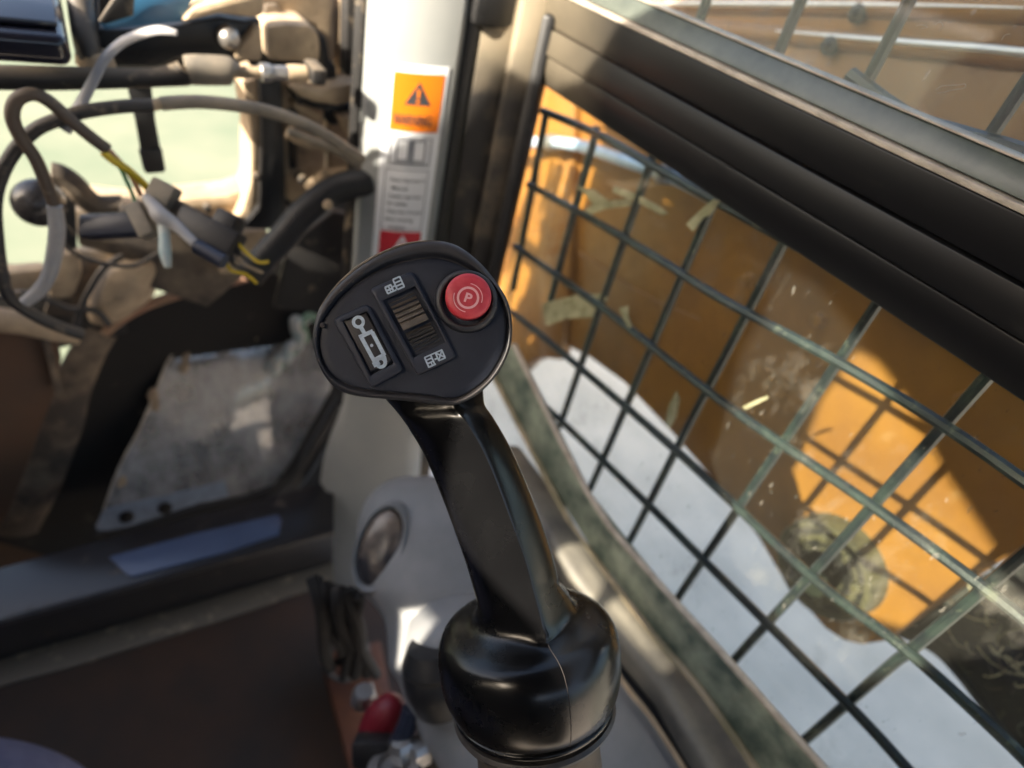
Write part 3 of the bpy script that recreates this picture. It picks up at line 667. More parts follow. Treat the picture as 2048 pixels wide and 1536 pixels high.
# panes
def fibres(pane, pts_list):
    for pts in pts_list: tube('dust_fibre', [onX(*p, XW + .0035) for p in pts], .00012, m_seal, pane, ns=4, n=5)
wz = zL4 - .002
pn1 = plate('window_pane', [(XW + .004, .47, zL0 - .004), (XW + .004, -.35, zL0 - .004), (XW + .004, -.35, 1.85), (XW + .004, .47, 1.85)], (.005, 0, 0), m_glass, bev=0)
tag(pn1, 'scratched dusty glass pane above the black rail', 'window pane')
fibres(pn1, [[(1872, 180), (1885, 172), (1915, 170), (1930, 168), (1928, 176), (1905, 180), (1890, 184), (1874, 186)], [(1870, 50), (1880, 44), (1886, 52), (1878, 62)], [(2003, 80), (2010, 70), (2020, 68)], [(1832, 52), (1845, 50), (1856, 55), (1843, 57)]])
pn2 = plate('window_pane', [(XW + .004, .475, wz + .003), (XW + .004, -.25, wz + .003), (XW + .004, -.25, 1.0), (XW + .004, .475, 1.0)], (.005, 0, 0), m_glass2, bev=0)
tag(pn2, 'dusty greenish glass pane below the black rail', 'window pane')

# ------------------------------------------------------------------ wire guard
gd = thing('wire_guard', 'black and green welded wire grid guard outside the side window', 'wire guard', V((XG, .2, 1.0)))
WV = [((1092, 225), (1030, 560)), ((1194, 253), (1105, 585)), ((1300, 327), (1124, 838)), ((1424, 413), (1185, 966)), ((1560, 500), (1264, 1072)), ((1746, 618), (1362, 1188)), ((1977, 752), (1466, 1325)), ((2048, 1106), (1612, 1477))]
for i, (a, b) in enumerate(WV):
    A, B = onX(*a, XG), onX(*b, XG); ext = (A - B).normalized()
    top = A + ext * ((1.9 - A.z) / ext.z) if i > 1 else A
    B = B - ext * .012
    tube('wire', [top] + [A.lerp(B, t) + V((0, random.uniform(-.0006, .0006), 0)) for t in (.1, .5, .9)] + [B], .0036, m_wire, gd, ns=8, n=5)
XH = XG - .005
WH = [[(1085, 222), (1194, 268), (1330, 345), (1500, 440), (1700, 550)], [(1057, 369), (1188, 441), (1320, 520), (1447, 600), (1673, 722), (1886, 850), (2080, 985)], [(1029, 492), (1204, 615), (1441, 801), (1740, 1008), (1965, 1173), (2080, 1265)],
      [(1010, 615), (1100, 685), (1350, 899), (1618, 1148), (1807, 1295), (2000, 1470), (2080, 1550)], [(1030, 760), (1118, 838), (1289, 1002), (1405, 1118), (1691, 1404), (1813, 1536), (1880, 1610)], [(1020, 850), (1100, 930), (1180, 1010)]]
for h in WH[:5]:
    tube('wire', [onX(*p, XH) for p in h], .0036, m_wire, gd, ns=8, n=5)
tube('guard_edge', [onX(1700, 150, XH), onX(1813, 232, XH), onX(1930, 272, XH), onX(2060, 312, XH), onX(2300, 420, XH)], .0045, m_wire, gd, ns=8)
# straw caught in the guard
lv = [([(1150, 372), (1178, 380), (1204, 402), (1238, 398), (1246, 412), (1196, 418), (1160, 436), (1152, 430), (1176, 408), (1164, 388)], 'forked pale straw high on the wire guard beside the window post'),
      ([(1228, 372), (1262, 388), (1300, 412), (1318, 428), (1304, 432), (1268, 408), (1226, 384)], 'thin straw lying across the second upright wire under the rail'),
      ([(1086, 606), (1140, 592), (1196, 588), (1204, 600), (1178, 622), (1184, 636), (1128, 638), (1092, 652), (1084, 634)], 'broad pale ragged leaf across the wire guard beside the joystick head'),
      ([(1338, 858), (1326, 846), (1334, 812), (1352, 782), (1356, 800), (1350, 836)], 'upright pale green leaf blade caught in the wire guard above the white ground'),
      ([(1484, 814), (1506, 802), (1532, 792), (1534, 798), (1508, 810), (1488, 820)], 'short tan straw sticking sideways from a wire in mid guard'),
      ([(1372, 448), (1394, 424), (1428, 398), (1444, 402), (1420, 430), (1404, 436), (1388, 462)], 'crumpled tan leaf wedged under the black rail'),
      ([(1238, 616), (1254, 612), (1258, 634), (1270, 652), (1258, 656), (1244, 638)], 'bright dry leaf crumb on the wire nearest the joystick head')]
for pts, lab in lv:
    t_ = random.uniform(-.25, .25)
    c_ = onX(*pts[0], XG - .008); pp = [onX(*p, XG - .008) for p in pts]; pp = [p + V((t_ * (p - c_).y + .0015 * math.sin(i * 1.7), 0, 0)) for i, p in enumerate(pp)]
    tag(plate('dry_leaf', pp, (.0008, 0, 0), m_leaf, bev=0, smooth=False), lab, 'dry leaf', 'straw and leaves caught in the guard')

# ------------------------------------------------------------------ loader arm outside
arm = thing('loader_arm', 'orange painted loader arm with round pivot pin seen through the wire guard', 'loader arm', V((XA, .2, 1.0)))
low = [(1020, 760), (1050, 728), (1071, 720), (1123, 694), (1136, 694), (1179, 716), (1246, 765), (1344, 868), (1392, 923), (1478, 1026), (1514, 1075), (1557, 1148), (1606, 1209), (1648, 1258), (1685, 1282), (1722, 1291), (1764, 1285), (1805, 1262), (1990, 1130), (2300, 980)]
upb = [(2500, 300), (2048, 116), (1552, 66), (1300, 40), (1000, 60), (960, 300)]
plate('side_plate', [onX(*p, XA) for p in low + upb], (.035, 0, 0), m_arm, arm, bev=.004, seg=3)
# stepped upper box section with rounded edges
def rib_tube(name, pts, r, m, X): return tube(name, [onX(*p, X) for p in pts], r, m, arm, ns=14, n=6)
plate('upper_plate', [onX(*p, XA + .03) for p in [(1250, 60), (1552, 74), (2048, 126), (2500, 260), (2500, -160), (2048, 12), (1778, 12), (1300, 6), (1000, -20), (900, 60)]], (.05, 0, 0), m_arm, arm, bev=.004)
rib_tube('lower_ridge', [(900, 40), (1300, 50), (1552, 70), (1800, 93), (2048, 118), (2400, 170)], .0075, m_arm, XA - .002)
rib_tube('upper_ridge', [(900, -20), (1240, 4), (1500, 9), (1778, 14), (2048, 22), (2400, 40)], .009, m_arm, XA + .03)
tube('painted_glint', [onX(*p, XA - .008) for p in [(1552, 62), (1800, 84), (2048, 106), (2400, 158)]], [.001, .0024, .003, .003], m_bright, arm, ns=8)  # thin pale tube added as a highlight on the lower ridge
tube('painted_glint', [onX(*p, XA + .022) for p in [(1240, 6), (1500, 8), (1778, 10), (2048, 16)]], [.002, .003, .002, .001], m_bright, arm, ns=8)  # same kind of added highlight on the upper ridge
for k in range(2):
    c = onX([1665, 1720][k], [93, 28][k], XA - .004 + .03 * k); lathe('grease_nipple', c, (-1, 0, 0), [(.008, 0), (.008, .006), (.004, .008), (.003, .014)], m_black, arm, ns=12)
plate('brace_plate', [onX(*p, XA - .012) for p in [(1075, 130), (1130, 105), (1150, 180), (1140, 540), (1120, 720), (1080, 715)]], (.02, 0, 0), m_arm, arm, bev=.003)
bcn = onX(1645, 1140, XA - .022)
er = .051
boss = lathe('pivot_boss', bcn + V((.05, 0, 0)), (-1, 0, .0), [(er * 1.15, -.01), (er * 1.15, .018), (er * 1.05, .024), (er, .03), (er, .05), (er * .95, .054), (er * .86, .054), (er * .85, .048)], m_boss, arm, ns=44)
lathe('boss_face', bcn + V((.05, 0, 0)), (-1, 0, .0), [(er * .85, .040), (er * .85, .049), (er * .70, .049), (er * .69, .046), (er * .60, .046), (er * .59, .051), (er * .40, .051), (er * .38, .048), (.001, .048)], m_bossf, boss, ns=44)
lathe('grease_cap', bcn + V((-.002, -.004, -.018)), (-1, 0, 0), [(.0125, -.004), (.0125, .003), (.010, .006), (.004, .007)], m_green, boss, ns=20)
for k in range(8):
    a = k * math.pi / 4 + .3; lathe('boss_bolt', bcn + V((.0, math.cos(a) * er * .7, math.sin(a) * er * .7)), (-1, 0, 0), [(.0055, -.003), (.0055, .005), (.004, .0065)], m_boss, boss, ns=6, smooth=False)
tube('weld_seam', [onX(*p, XA - .001) for p in [(1010, 425), (1150, 500), (1290, 590), (1400, 640)]], .0022, m_arm, arm, ns=8)
plate('wear_plate', [onX(*p, XA - .006) for p in [(1180, 250), (1420, 300), (1700, 430), (1990, 560), (2300, 640), (2300, 560), (1990, 480), (1700, 360), (1420, 230), (1200, 180)]], (.008, 0, 0), m_arm, arm, bev=.002)
for p in [(1500, 560), (1640, 640), (1930, 800), (1250, 640)]:
    lathe('arm_bolt', onX(*p, XA - .001), (-1, 0, 0), [(.008, -.002), (.008, .004), (.006, .006), (.002, .0065)], m_arm, arm, ns=6, smooth=False)
hl = thing('hydraulic_line', 'pale blue steel hydraulic pipe behind the top of the wire guard', 'hydraulic pipe', onX(1250, 330, XA - .03))
tube('pipe', [onX(*p, XA - .04) for p in [(1020, 300), (1080, 284), (1160, 292), (1240, 318), (1340, 352), (1440, 400), (1600, 480)]], .0075, mat('pale_blue_pipe', (.42, .55, .70), .22, metal=.3, col2=(.55, .62, .70), scale=30), hl, ns=12)
for p in [(1105, 285), (1330, 349)]:
    lathe('pipe_clip', onX(*p, XA - .04), (0, -1, .3), [(.010, -.008), (.0105, -.006), (.0105, .006), (.010, .008)], m_steel, hl, ns=14)
# dark dirty chassis plate behind the arm, lower right
ch = thing('chassis_plate', 'dark dirty steel chassis plate with dried grass at the lower right behind the guard', 'steel plate', onX(2000, 1300, XA + .02))
cpl = [(1790, 1262), (1850, 1288), (1885, 1312), (1920, 1350), (1955, 1395), (1990, 1440), (2040, 1505), (2120, 1610), (2300, 1850), (2500, 1850), (2500, 900), (2300, 985), (2048, 1110), (1900, 1190)]
plate('plate_sheet', [onX(*p, XA + .02) for p in cpl], (.03, 0, 0), m_rubber, ch, bev=.004)
tube('plate_edge', [onX(*p, XA + .018) for p in cpl[:9]], .004, m_rubber, ch, ns=8, n=3)
for k in range(70):
    x = random.gauss(2010, 70); y = 1330 + (x - 2010) * .8 + random.gauss(-30, 60)
    if y > 1300 + (x - 1850) * 1.05: continue
    a_ = random.uniform(0, 3.14); l_ = random.uniform(.008, .03); p0 = onX(x, y, XA + .016); dv = V((0, math.cos(a_), math.sin(a_))) * l_
    tube('grass_blade', [p0, p0 + dv * .5 + V((-.006, random.uniform(-.004, .004), 0)), p0 + dv], .0009, [m_leaf, m_boss, m_tand][k % 3], ch, ns=4, n=3)

# ------------------------------------------------------------------ lower window sill
sill = thing('window_sill', 'dusty sill ledge with green grey seal below the side window', 'window sill', V((.3, .1, 1.0)))
Zs = onX(1323, 1279, XW - .004).z
A1, A2 = onX(1000, 690, XW), onX(1760, 1664, XW)
Bl = [(960, 690), (1121, 1000), (1187, 1105), (1323, 1279), (1407, 1377), (1519, 1536), (1640, 1710)]
Al = [(1030, 690), (1180, 990), (1310, 1155), (1450, 1310), (1588, 1467), (1720, 1610), (1900, 1800)]
vs = []
top = [onX(*p, XW - .004) for p in Al]; bot = [onX(*p, XW - .004) for p in Bl]
plate('lower_seal', [P_ for P_ in top] + list(reversed(bot)), (.003, 0, 0), m_strip, sill, bev=.001)
tube('seal_edge', [p + V((-.002, 0, .001)) for p in cr(top, 3)], .0030, m_seal, sill, ns=7, curve=False)
tube('seal_lip', [p + V((-.003, 0, 0)) for p in cr(bot, 3)], .0032, mat('olive_seal', (.24, .21, .12), .6, col2=(.42, .34, .22), scale=30), sill, ns=7, curve=False)
# ledge inside the seal: rounded bar then dark gutter and grey cover
zl = Zs - .006
def ledge(name, pa, pb, z, dep, m, bev):
    """strip between two picture lines on a horizontal plane"""
    a = [onZ(*p, z) for p in pa]; b = [onZ(*p, z) for p in pb]
    return plate(name, a + list(reversed(b)), (0, 0, -dep), m, sill, bev=bev, seg=4)
m_ledge = mat('dusty_grey_ledge', (.085, .082, .075), .55, col2=(.24, .22, .175), scale=22, thr=(.3, .7))
Bx = [za(x, y) for x, y in [(-170, -330), (75, 0), (260, 290), (640, 790), (890, 1080), (1190, 1536), (1500, 1960)]]
Cx = [za(x, y) for x, y in [(-330, -330), (-110, 20), (40, 300), (250, 600), (430, 830), (660, 1100), (760, 1280), (950, 1600), (1180, 1960)]]
ledge('ledge', Bx, Cx, zl, .03, m_ledge, .008)
Dx = [za(x, y) for x, y in [(-420, -330), (-180, 60), (60, 480), (300, 820), (440, 1050), (580, 1240), (760, 1500), (1080, 1960)]]
ledge('gutter', Cx, Dx, zl - .028, .02, m_black, .003)
tube('gutter_lip', [onZ(*za(x, y), zl - .02) for x, y in [(-200, 40), (30, 480), (280, 830), (430, 1060), (580, 1250), (780, 1560)]], .0022, m_tan, sill, ns=7)
Ex = [za(x, y) for x, y in [(-420, 500), (0, 800), (120, 1150), (200, 1536), (300, 1960)]]
ledge('grey_cover', Dx, Ex, zl - .03, .02, m_pod, .004)

# ------------------------------------------------------------------ front sill, footwell and floor
YS = .56
fs_ = thing('front_sill', 'black steel cross beam with painted blue sky reflection across the cab front', 'sill beam', onY(300, 1150, YS))
t0, t1 = [onY(*z3(x, y), YS) for x, y in ((0, 690), (1830, 200))]
zs_l = (t0.z + t1.z) / 2
def rowZ(pts, z): return [onZ(*z3(*p), z) for p in pts]
zf = .80
topf = rowZ([(-300, 470), (560, 232), (1100, 92), (1900, -110)], zf); frf = rowZ([(1900, 180), (1300, 335), (800, 480), (-300, 770)], zf)
plate('top_flange', topf + frf, (0, 0, -.006), m_sill, fs_, bev=.001)
plate('sky_reflection', rowZ([(620, 322), (1100, 192), (1575, 82), (1600, 110), (1585, 195), (1300, 290), (755, 432), (720, 420)], zf + .0035), (0, 0, -.003), m_sky_refl, fs_, bev=.0005)  # blue patch painted as the sky mirrored in the flange
tube('flange_edge', rowZ([(-300, 772), (800, 482), (1300, 337), (1900, 182)], zf - .003), .004, m_sill, fs_, ns=8, n=3)
fr2 = [p - V((0, 0, .10)) for p in frf]
plate('front_web', [frf[0] - V((0, 0, .006)), frf[-1] - V((0, 0, .006)), frf[-1] - V((0, 0, .10)), frf[0] - V((0, 0, .10))], (.002, .006, 0), m_sill, fs_, bev=.001)
zl2 = zf - .07
plate('lower_flange', rowZ([(-300, 930), (560, 690), (1200, 480), (1900, 260), (1900, 470), (1750, 512), (1300, 668), (400, 948), (-300, 1140)], zl2), (0, 0, -.006), m_blackd, fs_, bev=.001)
# floor of the cab and the footwell back
plate('cab_floor', [(-.9, -.6, .42), (.33, -.6, .42), (.33, 1.3, .42), (-.9, 1.3, .42)], (0, 0, -.02), m_floor, bev=0, kind='structure')
fw = thing('footwell_panel', 'dark brown footwell panel under the front sill', 'panel', V((0, .75, .42)))
plate('back_panel', [(-.7, .74, .43), (.40, .74, .43), (.40, .74, .72), (-.7, .74, .72)], (0, .01, 0), m_floor, fw, bev=0)
plate('rust_strip', [onZ(*p, .47) for p in [(640, 1310), (760, 1280), (800, 1480), (900, 1700), (740, 1700), (680, 1460)]], (0, 0, -.02), m_rust, fw, bev=.002)
tube('loop_cable', [onZ(*zc(x, y), .49) for x, y in [(130, 950), (180, 1010), (260, 1035), (340, 1000), (390, 930), (380, 820)]], .004, m_cable, fw, ns=7)
# dark hoses tumbling under the pod
hb_ = thing('hose_bundle', 'dark bundle of thin hoses hanging under the grey pod', 'hose bundle', P(680, 1250, .6))
for k in range(9):
    x = 70 + k * 30; j = lambda a_: random.uniform(-a_, a_)
    tube('hose', [P(*zc(x + j(10), 440 + k * 12), .56), P(*zc(x + 20 + j(25), 580), .565 + j(.01)), P(*zc(x + 30 + j(45), 700), .58 + j(.01)), P(*zc(x + 70 + j(50), 830 + j(40)), .61), P(*zc(x + 120 + j(60), 960 + j(60)), .68)], random.uniform(.0035, .0075), m_hole, hb_, ns=8)
lev = thing('red_lever', 'dark red lever knob standing low beside the grey pod', 'lever', P(790, 1470, .52))
obj('knob', *loft(sweep(cr([P(*zc(430, 1400), .53), P(*zc(470, 1290), .525), P(*zc(530, 1200), .52), P(*zc(590, 1150), .52)], 5), [.011, .015, .017, .0175, .018, .018, .018, .0175, .017, .016, .015, .014, .012, .010, .007, .003], 14)), m_lever, lev)
tube('shaft', [P(*zc(430, 1220), .54), P(*zc(400, 1130), .545), P(*zc(380, 1060), .55)], .006, m_steel, lev, ns=8)
lathe('clevis', P(*zc(360, 1130), .545), ROT @ V((.2, -.6, -.4)), [(.008, -.01), (.010, -.006), (.010, .006), (.008, .01)], m_steel, lev, ns=10)
bo = thing('pivot_bolt', 'large steel bolt in a dark housing at the bottom edge', 'bolt', P(800, 1530, .5))
lathe('bolt_head', P(790, 1538, .48), AX, [(.022, -.03), (.0225, .0), (.021, .004), (.013, .006), (.012, .002), (.002, .001)], m_steel, bo, ns=32)
lathe('housing', P(790, 1550, .49), AX, [(.036, -.05), (.037, -.01), (.034, -.004), (.024, -.004)], m_sock, bo, ns=32)
box('bracket', P(745, 1500, .5), [right, up, back], (.03, .022, .02), m_sock, bo, bev=.004)
for x, y in [(590, 1410), (680, 1420)]: lathe('nut', P(*zc(x, y), .485), AX, [(.011, -.01), (.0115, .0), (.009, .005), (.003, .006)], m_steel, bo, ns=6, smooth=False)
tube('link_rod', [P(*zc(560, 1400), .49), P(*zc(610, 1300), .49), P(*zc(640, 1200), .49)], .008, m_navy, bo, ns=8)

# ------------------------------------------------------------------ front opening: black shade sheet, lip, clear plate
YP = .72
fp = thing('front_shade', 'black sheet standing in for interior shade, with dusty tan lip below the cables', 'panel', onY(300, 900, YP))
arch = [z2(x, y) for x, y in [(-60, 1700), (130, 1420), (330, 1060), (430, 830), (560, 630), (650, 480), (800, 388), (960, 328), (1100, 288), (1350, 228), (1500, 180), (1700, 60), (1850, -60), (2200, -60), (2200, 1500), (1700, 1800), (600, 1900)]]
plate('shade_sheet', [onY(*p, YP) for p in arch], (0, .004, 0), m_hole, fp, bev=0)  # black sheet stands in for the shaded interior
lip = [onY(*z2(x, y), YP - .004) for x, y in [(60, 1640), (190, 1400), (330, 1060), (400, 860), (500, 640), (590, 520)]]
tube('side_lip', lip, [.032, .030, .027, .022, .019, .016], m_tand, fp, ns=10, flat=.5, flatdir=V((0, 1, 0)))
tube('top_lip', [onY(*z2(x, y), YP - .006) for x, y in [(545, 590), (650, 478), (800, 386), (960, 326), (1100, 286), (1350, 226), (1480, 188)]], .006, mat('reddish_lip', (.30, .19, .12), .8, col2=(.42, .20, .13), scale=9), fp, ns=8)
dm = thing('mud_guard', 'tan mud covered rounded cover above the black front sheet', 'cover', onY(250, 570, YP - .05))
dome = [z2(x, y) for x, y in [(505, 450), (500, 350), (530, 250), (570, 170), (640, 120), (720, 90), (820, 78), (900, 85), (932, 150), (900, 240), (860, 330), (780, 400), (650, 475), (560, 480)]]
dc = (sum(p[0] for p in dome) / len(dome), sum(p[1] for p in dome) / len(dome))
def dring(s, y): return [onY(dc[0] + (p[0] - dc[0]) * s, dc[1] + (p[1] - dc[1]) * s, y) for p in [(q_.x, q_.y) for q_ in cr([V((*p, 0)) for p in dome], 4, True)]]
obj('cover_shell', *loft([dring(1.02, YP + .01), dring(1.0, YP - .02), dring(.9, YP - .045), dring(.6, YP - .06), dring(.2, YP - .064)]), m_tan, dm)
lp = thing('left_panel', 'dark brown curved panel at the left edge below the cables', 'panel', onY(40, 850, .66))
lpp = [z2(x, y) for x, y in [(-150, 60), (0, 80), (240, 110), (330, 170), (420, 300), (390, 400), (330, 760), (240, 960), (150, 1300), (60, 1600), (-150, 1700)]]
lpp = [z2(x, y) for x, y in [(-200, 490), (0, 510), (240, 545), (330, 590), (350, 680), (320, 860), (230, 1080), (140, 1330), (50, 1560), (-200, 1900)]]
plate('panel_sheet', [onY(*p, .69) for p in lpp], (0, .01, 0), m_tand if 0 else m_floor, lp, bev=.003)
tube('panel_rim', [onY(*z2(x, y), .685) for x, y in [(-200, 440), (0, 455), (150, 480), (300, 530), (450, 570)]], [.013, .013, .012, .009, .005], m_tan, lp, ns=9)
tube('panel_rod', [onY(*z2(x, y), .68) for x, y in [(250, 550), (290, 680), (330, 860)]], .004, m_tand, lp, ns=7)
cp = thing('clear_plate', 'smeared clear plastic plate with pale edge strip leaning in the footwell', 'plastic plate', onY(400, 900, .66))
YC = .675
cpp = [z2(x, y) for x, y in [(590, 1536), (680, 1290), (800, 1060), (900, 820), (960, 680), (1040, 610), (1240, 545), (1450, 490), (1700, 425), (1850, 400), (1900, 520), (1880, 860), (1640, 1290), (1560, 1390), (1400, 1450)]] + [z3(1130, 20), z3(740, 150), z3(560, 190), z3(535, 160)]
n_c = V((0, -1, .35)).normalized(); p_c = onY(400, 900, YC)
plate('plate_sheet', [onPl(*p, p_c, n_c) for p in cpp], n_c * -.006, m_acryl, cp, bev=.001)
plate('edge_strip', [onPl(*p, p_c + n_c * .0015, n_c) for p in [z3(545, 150), z3(600, 50), z3(1130, -70), z3(1280, -110), z3(1300, -20), z3(1130, 18), z3(740, 146), z3(565, 183)]], n_c * -.001, mat('pale_blue_film', (.30, .36, .46), .35, col2=(.24, .29, .36), scale=60), cp, bev=0)
tube('pale_rim', [onPl(*p, p_c + n_c * .001, n_c) for p in cpp[:4]] + [onPl(*p, p_c + n_c * .001, n_c) for p in cpp[4:9]], .0013, m_seal, cp, ns=6, n=3)
for x, y in [(720, 95), (940, 45)]: lathe('edge_screw', onPl(*z3(x, y), p_c + n_c * .002, n_c), n_c, [(.009, 0), (.009, .002), (.005, .004)], m_sock, cp, ns=10)
tube('bottom_gasket', [onPl(*p, p_c, n_c) for p in [z3(540, 190), z3(760, 160), z3(1140, 40), z2(1420, 1462), z2(1570, 1400), z2(1660, 1300), z2(1900, 880)]], .005, m_black, cp, ns=8)
tube('frame_bar', [onPl(*p, p_c + n_c * .03, n_c) for p in [z2(1500, 1536), z2(1620, 1440), z2(1720, 1320), z2(1950, 960)]], .012, m_black, cp, ns=8)
cd = thing('rope', 'twisted white and green cord hanging over the clear plate', 'cord', P(580, 700, .66))
rp_ = [onPl(*z2(x, y), p_c + n_c * .02, n_c) for x, y in [(1540, 740), (1590, 690), (1650, 620), (1710, 550), (1680, 470), (1780, 440)]]
tube('white_strand', [p + V((0, 0, .004 * (-1) ** i)) for i, p in enumerate(cr(rp_, 2))], [.013, .010, .008, .011, .008, .010, .008, .009, .008, .006, .005], m_teal, cd, ns=8)
tube('green_strand', [p + V((.006, 0, -.004 * (-1) ** i)) for i, p in enumerate(cr(rp_, 2))], .006, m_gw if 0 else mat('faded_green_cord', (.22, .36, .26), .7), cd, ns=8)
for x, y in [(1050, 660), (1040, 720), (1450, 525), (880, 930), (870, 880), (690, 1370)]:
    c = onPl(*z2(x, y), p_c + n_c * .001, n_c); tag(obj('mud_splash', *loft([[c + (right * math.cos(t) * random.uniform(.7, 1.2) + up * math.sin(t) * random.uniform(.8, 1.6)) * .008 * s + n_c * h for t in [2 * math.pi * i / 9 for i in range(9)]] for s, h in ((1, -.001), (.8, .0015), (.3, .002))]), m_tan, cp), 'dried mud splash', 'x')
for o in bpy.data.objects:
    if o.name.startswith('mud_splash'):
        for k in ('label', 'category'): del o[k]

# ------------------------------------------------------------------ front frame with opening, brackets
YF = .62
ff = thing('hitch_plate', 'mud coated steel front frame around the opening with pale green ground', 'frame', onY(560, 300, YF))
def py(name, pts, Y, dep, m, parent, bev=.0018, s=z1): return plate(name, [onY(*s(x, y), Y) for x, y in pts], (0, dep, 0), m, parent, bev=bev)
py('tan_jamb', [(1385, 470), (1480, 440), (1490, 1190), (1440, 1280), (1330, 1300), (1385, 1180), (1425, 1040), (1428, 760), (1400, 590)], YF, .05, m_tan, ff)
py('black_post', [(1476, 430), (1600, 430), (1618, 800), (1625, 1180), (1700, 1200), (1560, 1310), (1380, 1300), (1480, 1180), (1490, 800)], YF - .01, .03, m_black, ff)
py('tan_plate', [(1605, 470), (1835, 480), (1850, 900), (1850, 1060), (1640, 1200), (1622, 1000)], YF + .01, .03, m_tan, ff)
py('tan_plate', [(1870, 600), (2060, 560), (2090, 1000), (1880, 1080)], YF + .02, .03, m_tan, ff)
py('dark_gap', [(1820, 480), (1890, 480), (1900, 1080), (1830, 1080)], YF + .045, .01, m_black, ff)
py('lower_tan_rim', [(500, 1140), (760, 1165), (1060, 1135), (1300, 1110), (1440, 1050), (1490, 1180), (1400, 1290), (1180, 1240), (900, 1250), (760, 1215), (520, 1210)], YF + .02, .04, m_tan, ff, bev=.006)
py('lower_plate', [(410, 1200), (820, 1210), (1500, 1280), (1520, 1420), (1400, 1560), (1180, 1750), (800, 1620), (760, 1490), (450, 1400)], YF + .05, .02, m_tand, ff)
py('tan_step', [(1370, 1330), (1520, 1310), (1530, 1420), (1470, 1560), (1250, 1560), (1290, 1440)], YF + .03, .02, m_tan, ff)
py('loop_post', [(300, 1010), (370, 1000), (430, 1150), (440, 1420), (360, 1420), (345, 1200)], YF + .01, .02, m_black, ff)
tube('tan_curl', [onY(*z1(x, y), YF + .01) for x, y in [(290, 985), (350, 1000), (420, 1050), (480, 1120), (560, 1170), (700, 1170)]], .010, m_tand, ff, ns=9)
py('left_clod', [(310, 1440), (450, 1450), (470, 1560), (420, 1700), (300, 1720), (240, 1600)], YF + .04, .02, m_tan, ff, bev=.006)
py('left_clod', [(-60, 1560), (260, 1530), (240, 1640), (60, 1700), (-60, 1720)], YF + .05, .02, m_tan, ff, bev=.006)
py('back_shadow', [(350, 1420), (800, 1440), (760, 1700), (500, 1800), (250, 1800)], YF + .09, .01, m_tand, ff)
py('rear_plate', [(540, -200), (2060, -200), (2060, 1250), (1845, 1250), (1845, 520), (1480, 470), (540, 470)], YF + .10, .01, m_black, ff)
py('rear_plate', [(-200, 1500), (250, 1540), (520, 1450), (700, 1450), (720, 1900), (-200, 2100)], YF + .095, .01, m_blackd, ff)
# right-hand brackets near the pillar
br = thing('hitch_bracket', 'tan mud caked steel bracket block beside the grey pillar', 'bracket', onY(590, 100, YF))
py('block', [(140, 225), (300, 205), (520, 215), (590, 290), (605, 420), (600, 540), (160, 520)], YF - .015, .05, m_tan, br, .004, zb)
py('back_plate', [(-40, -60), (730, -60), (730, 520), (640, 560), (560, 230), (380, 180), (150, 40), (-40, 40)], YF + .03, .02, m_tan, br, .004, zb)
py('dark_void', [(140, 40), (230, 40), (370, 185), (160, 215), (120, 120)], YF + .02, .008, m_tand, br, .001, zb)
py('black_web', [(590, 280), (650, 320), (690, 540), (740, 560), (745, 690), (640, 740), (600, 700), (615, 480)], YF, .03, m_black, br, .002, zb)
py('side_plate', [(765, -60), (825, -60), (815, 700), (755, 700)], YF + .03, .02, m_tan, br, .002, zb)
py('dark_slot', [(725, -60), (770, -60), (760, 720), (735, 720)], YF + .055, .01, m_black, br, .001, zb)
py('grey_strip', [(828, -60), (965, -60), (950, 700), (815, 640)], YF, .02, m_blackd, br, .002, zb)
py('curved_lug', [(330, 740), (470, 745), (600, 790), (690, 740), (960, 700), (960, 850), (760, 905), (560, 880), (430, 830)], YF - .02, .03, m_tan, br, .003, zb)
py('lug_edge', [(330, 765), (430, 845), (560, 897), (760, 922), (960, 868), (960, 930), (760, 965), (540, 925), (400, 860)], YF - .01, .02, m_black, br, .002, zb)
py('dark_under', [(640, 940), (930, 930), (940, 1020), (700, 1080), (650, 1040)], YF + .01, .02, m_black, br, .003, zb)
py('mud_lump', [(750, 1000), (930, 985), (960, 1230), (880, 1240), (800, 1100)], YF - .02, .02, m_tan, br, .003, zb)
py('mud_ledge', [(330, 860), (440, 890), (640, 980), (600, 1060), (400, 960)], YF, .02, m_tan, br, .004, zb)
tube('lower_bow', [onY(*zb(x, y), YF - .02) for x, y in [(330, 1120), (420, 1180), (560, 1230), (700, 1260), (950, 1360)]], .006, m_tan, br, ns=8)
for x, y, r_ in [(1700, 560, 26), (1715, 1010, 30), (1460, 1000, 18), (1180, 1180, 22), (700, 1195, 22), (640, 1290, 26)]:
    lathe('bolt', onY(*z1(x, y), YF - .004), (0, -1, .1), [(r_ * 1.75e-4, -.004), (r_ * 1.75e-4, .005), (r_ * 1.3e-4, .008), (r_ * .5e-4, .009)], m_blackd, ff, ns=8)
py('painted_shadow', [(1640, 620), (1700, 640), (1690, 960), (1650, 960)], YF + .006, .004, m_black, ff, .001)  # black piece laid over the tan plate as a painted shadow
tube('thin_hose', [onY(*z1(x, y), YF - .02) for x, y in [(360, 1390), (460, 1460), (600, 1500), (760, 1510), (900, 1440)]], .0022, m_cable, ff, ns=8)
tube('thin_hose', [onY(*z2(x, y), YF + .03) for x, y in [(700, 90), (590, 160), (500, 300), (450, 420), (430, 500)]], .0035, m_cable, ff, ns=8)
tube('thin_hose', [onY(*z2(x, y), YF + .03) for x, y in [(-60, 350), (100, 300), (250, 330), (400, 390), (540, 400), (620, 480)]], .0035, m_cable, ff, ns=8)
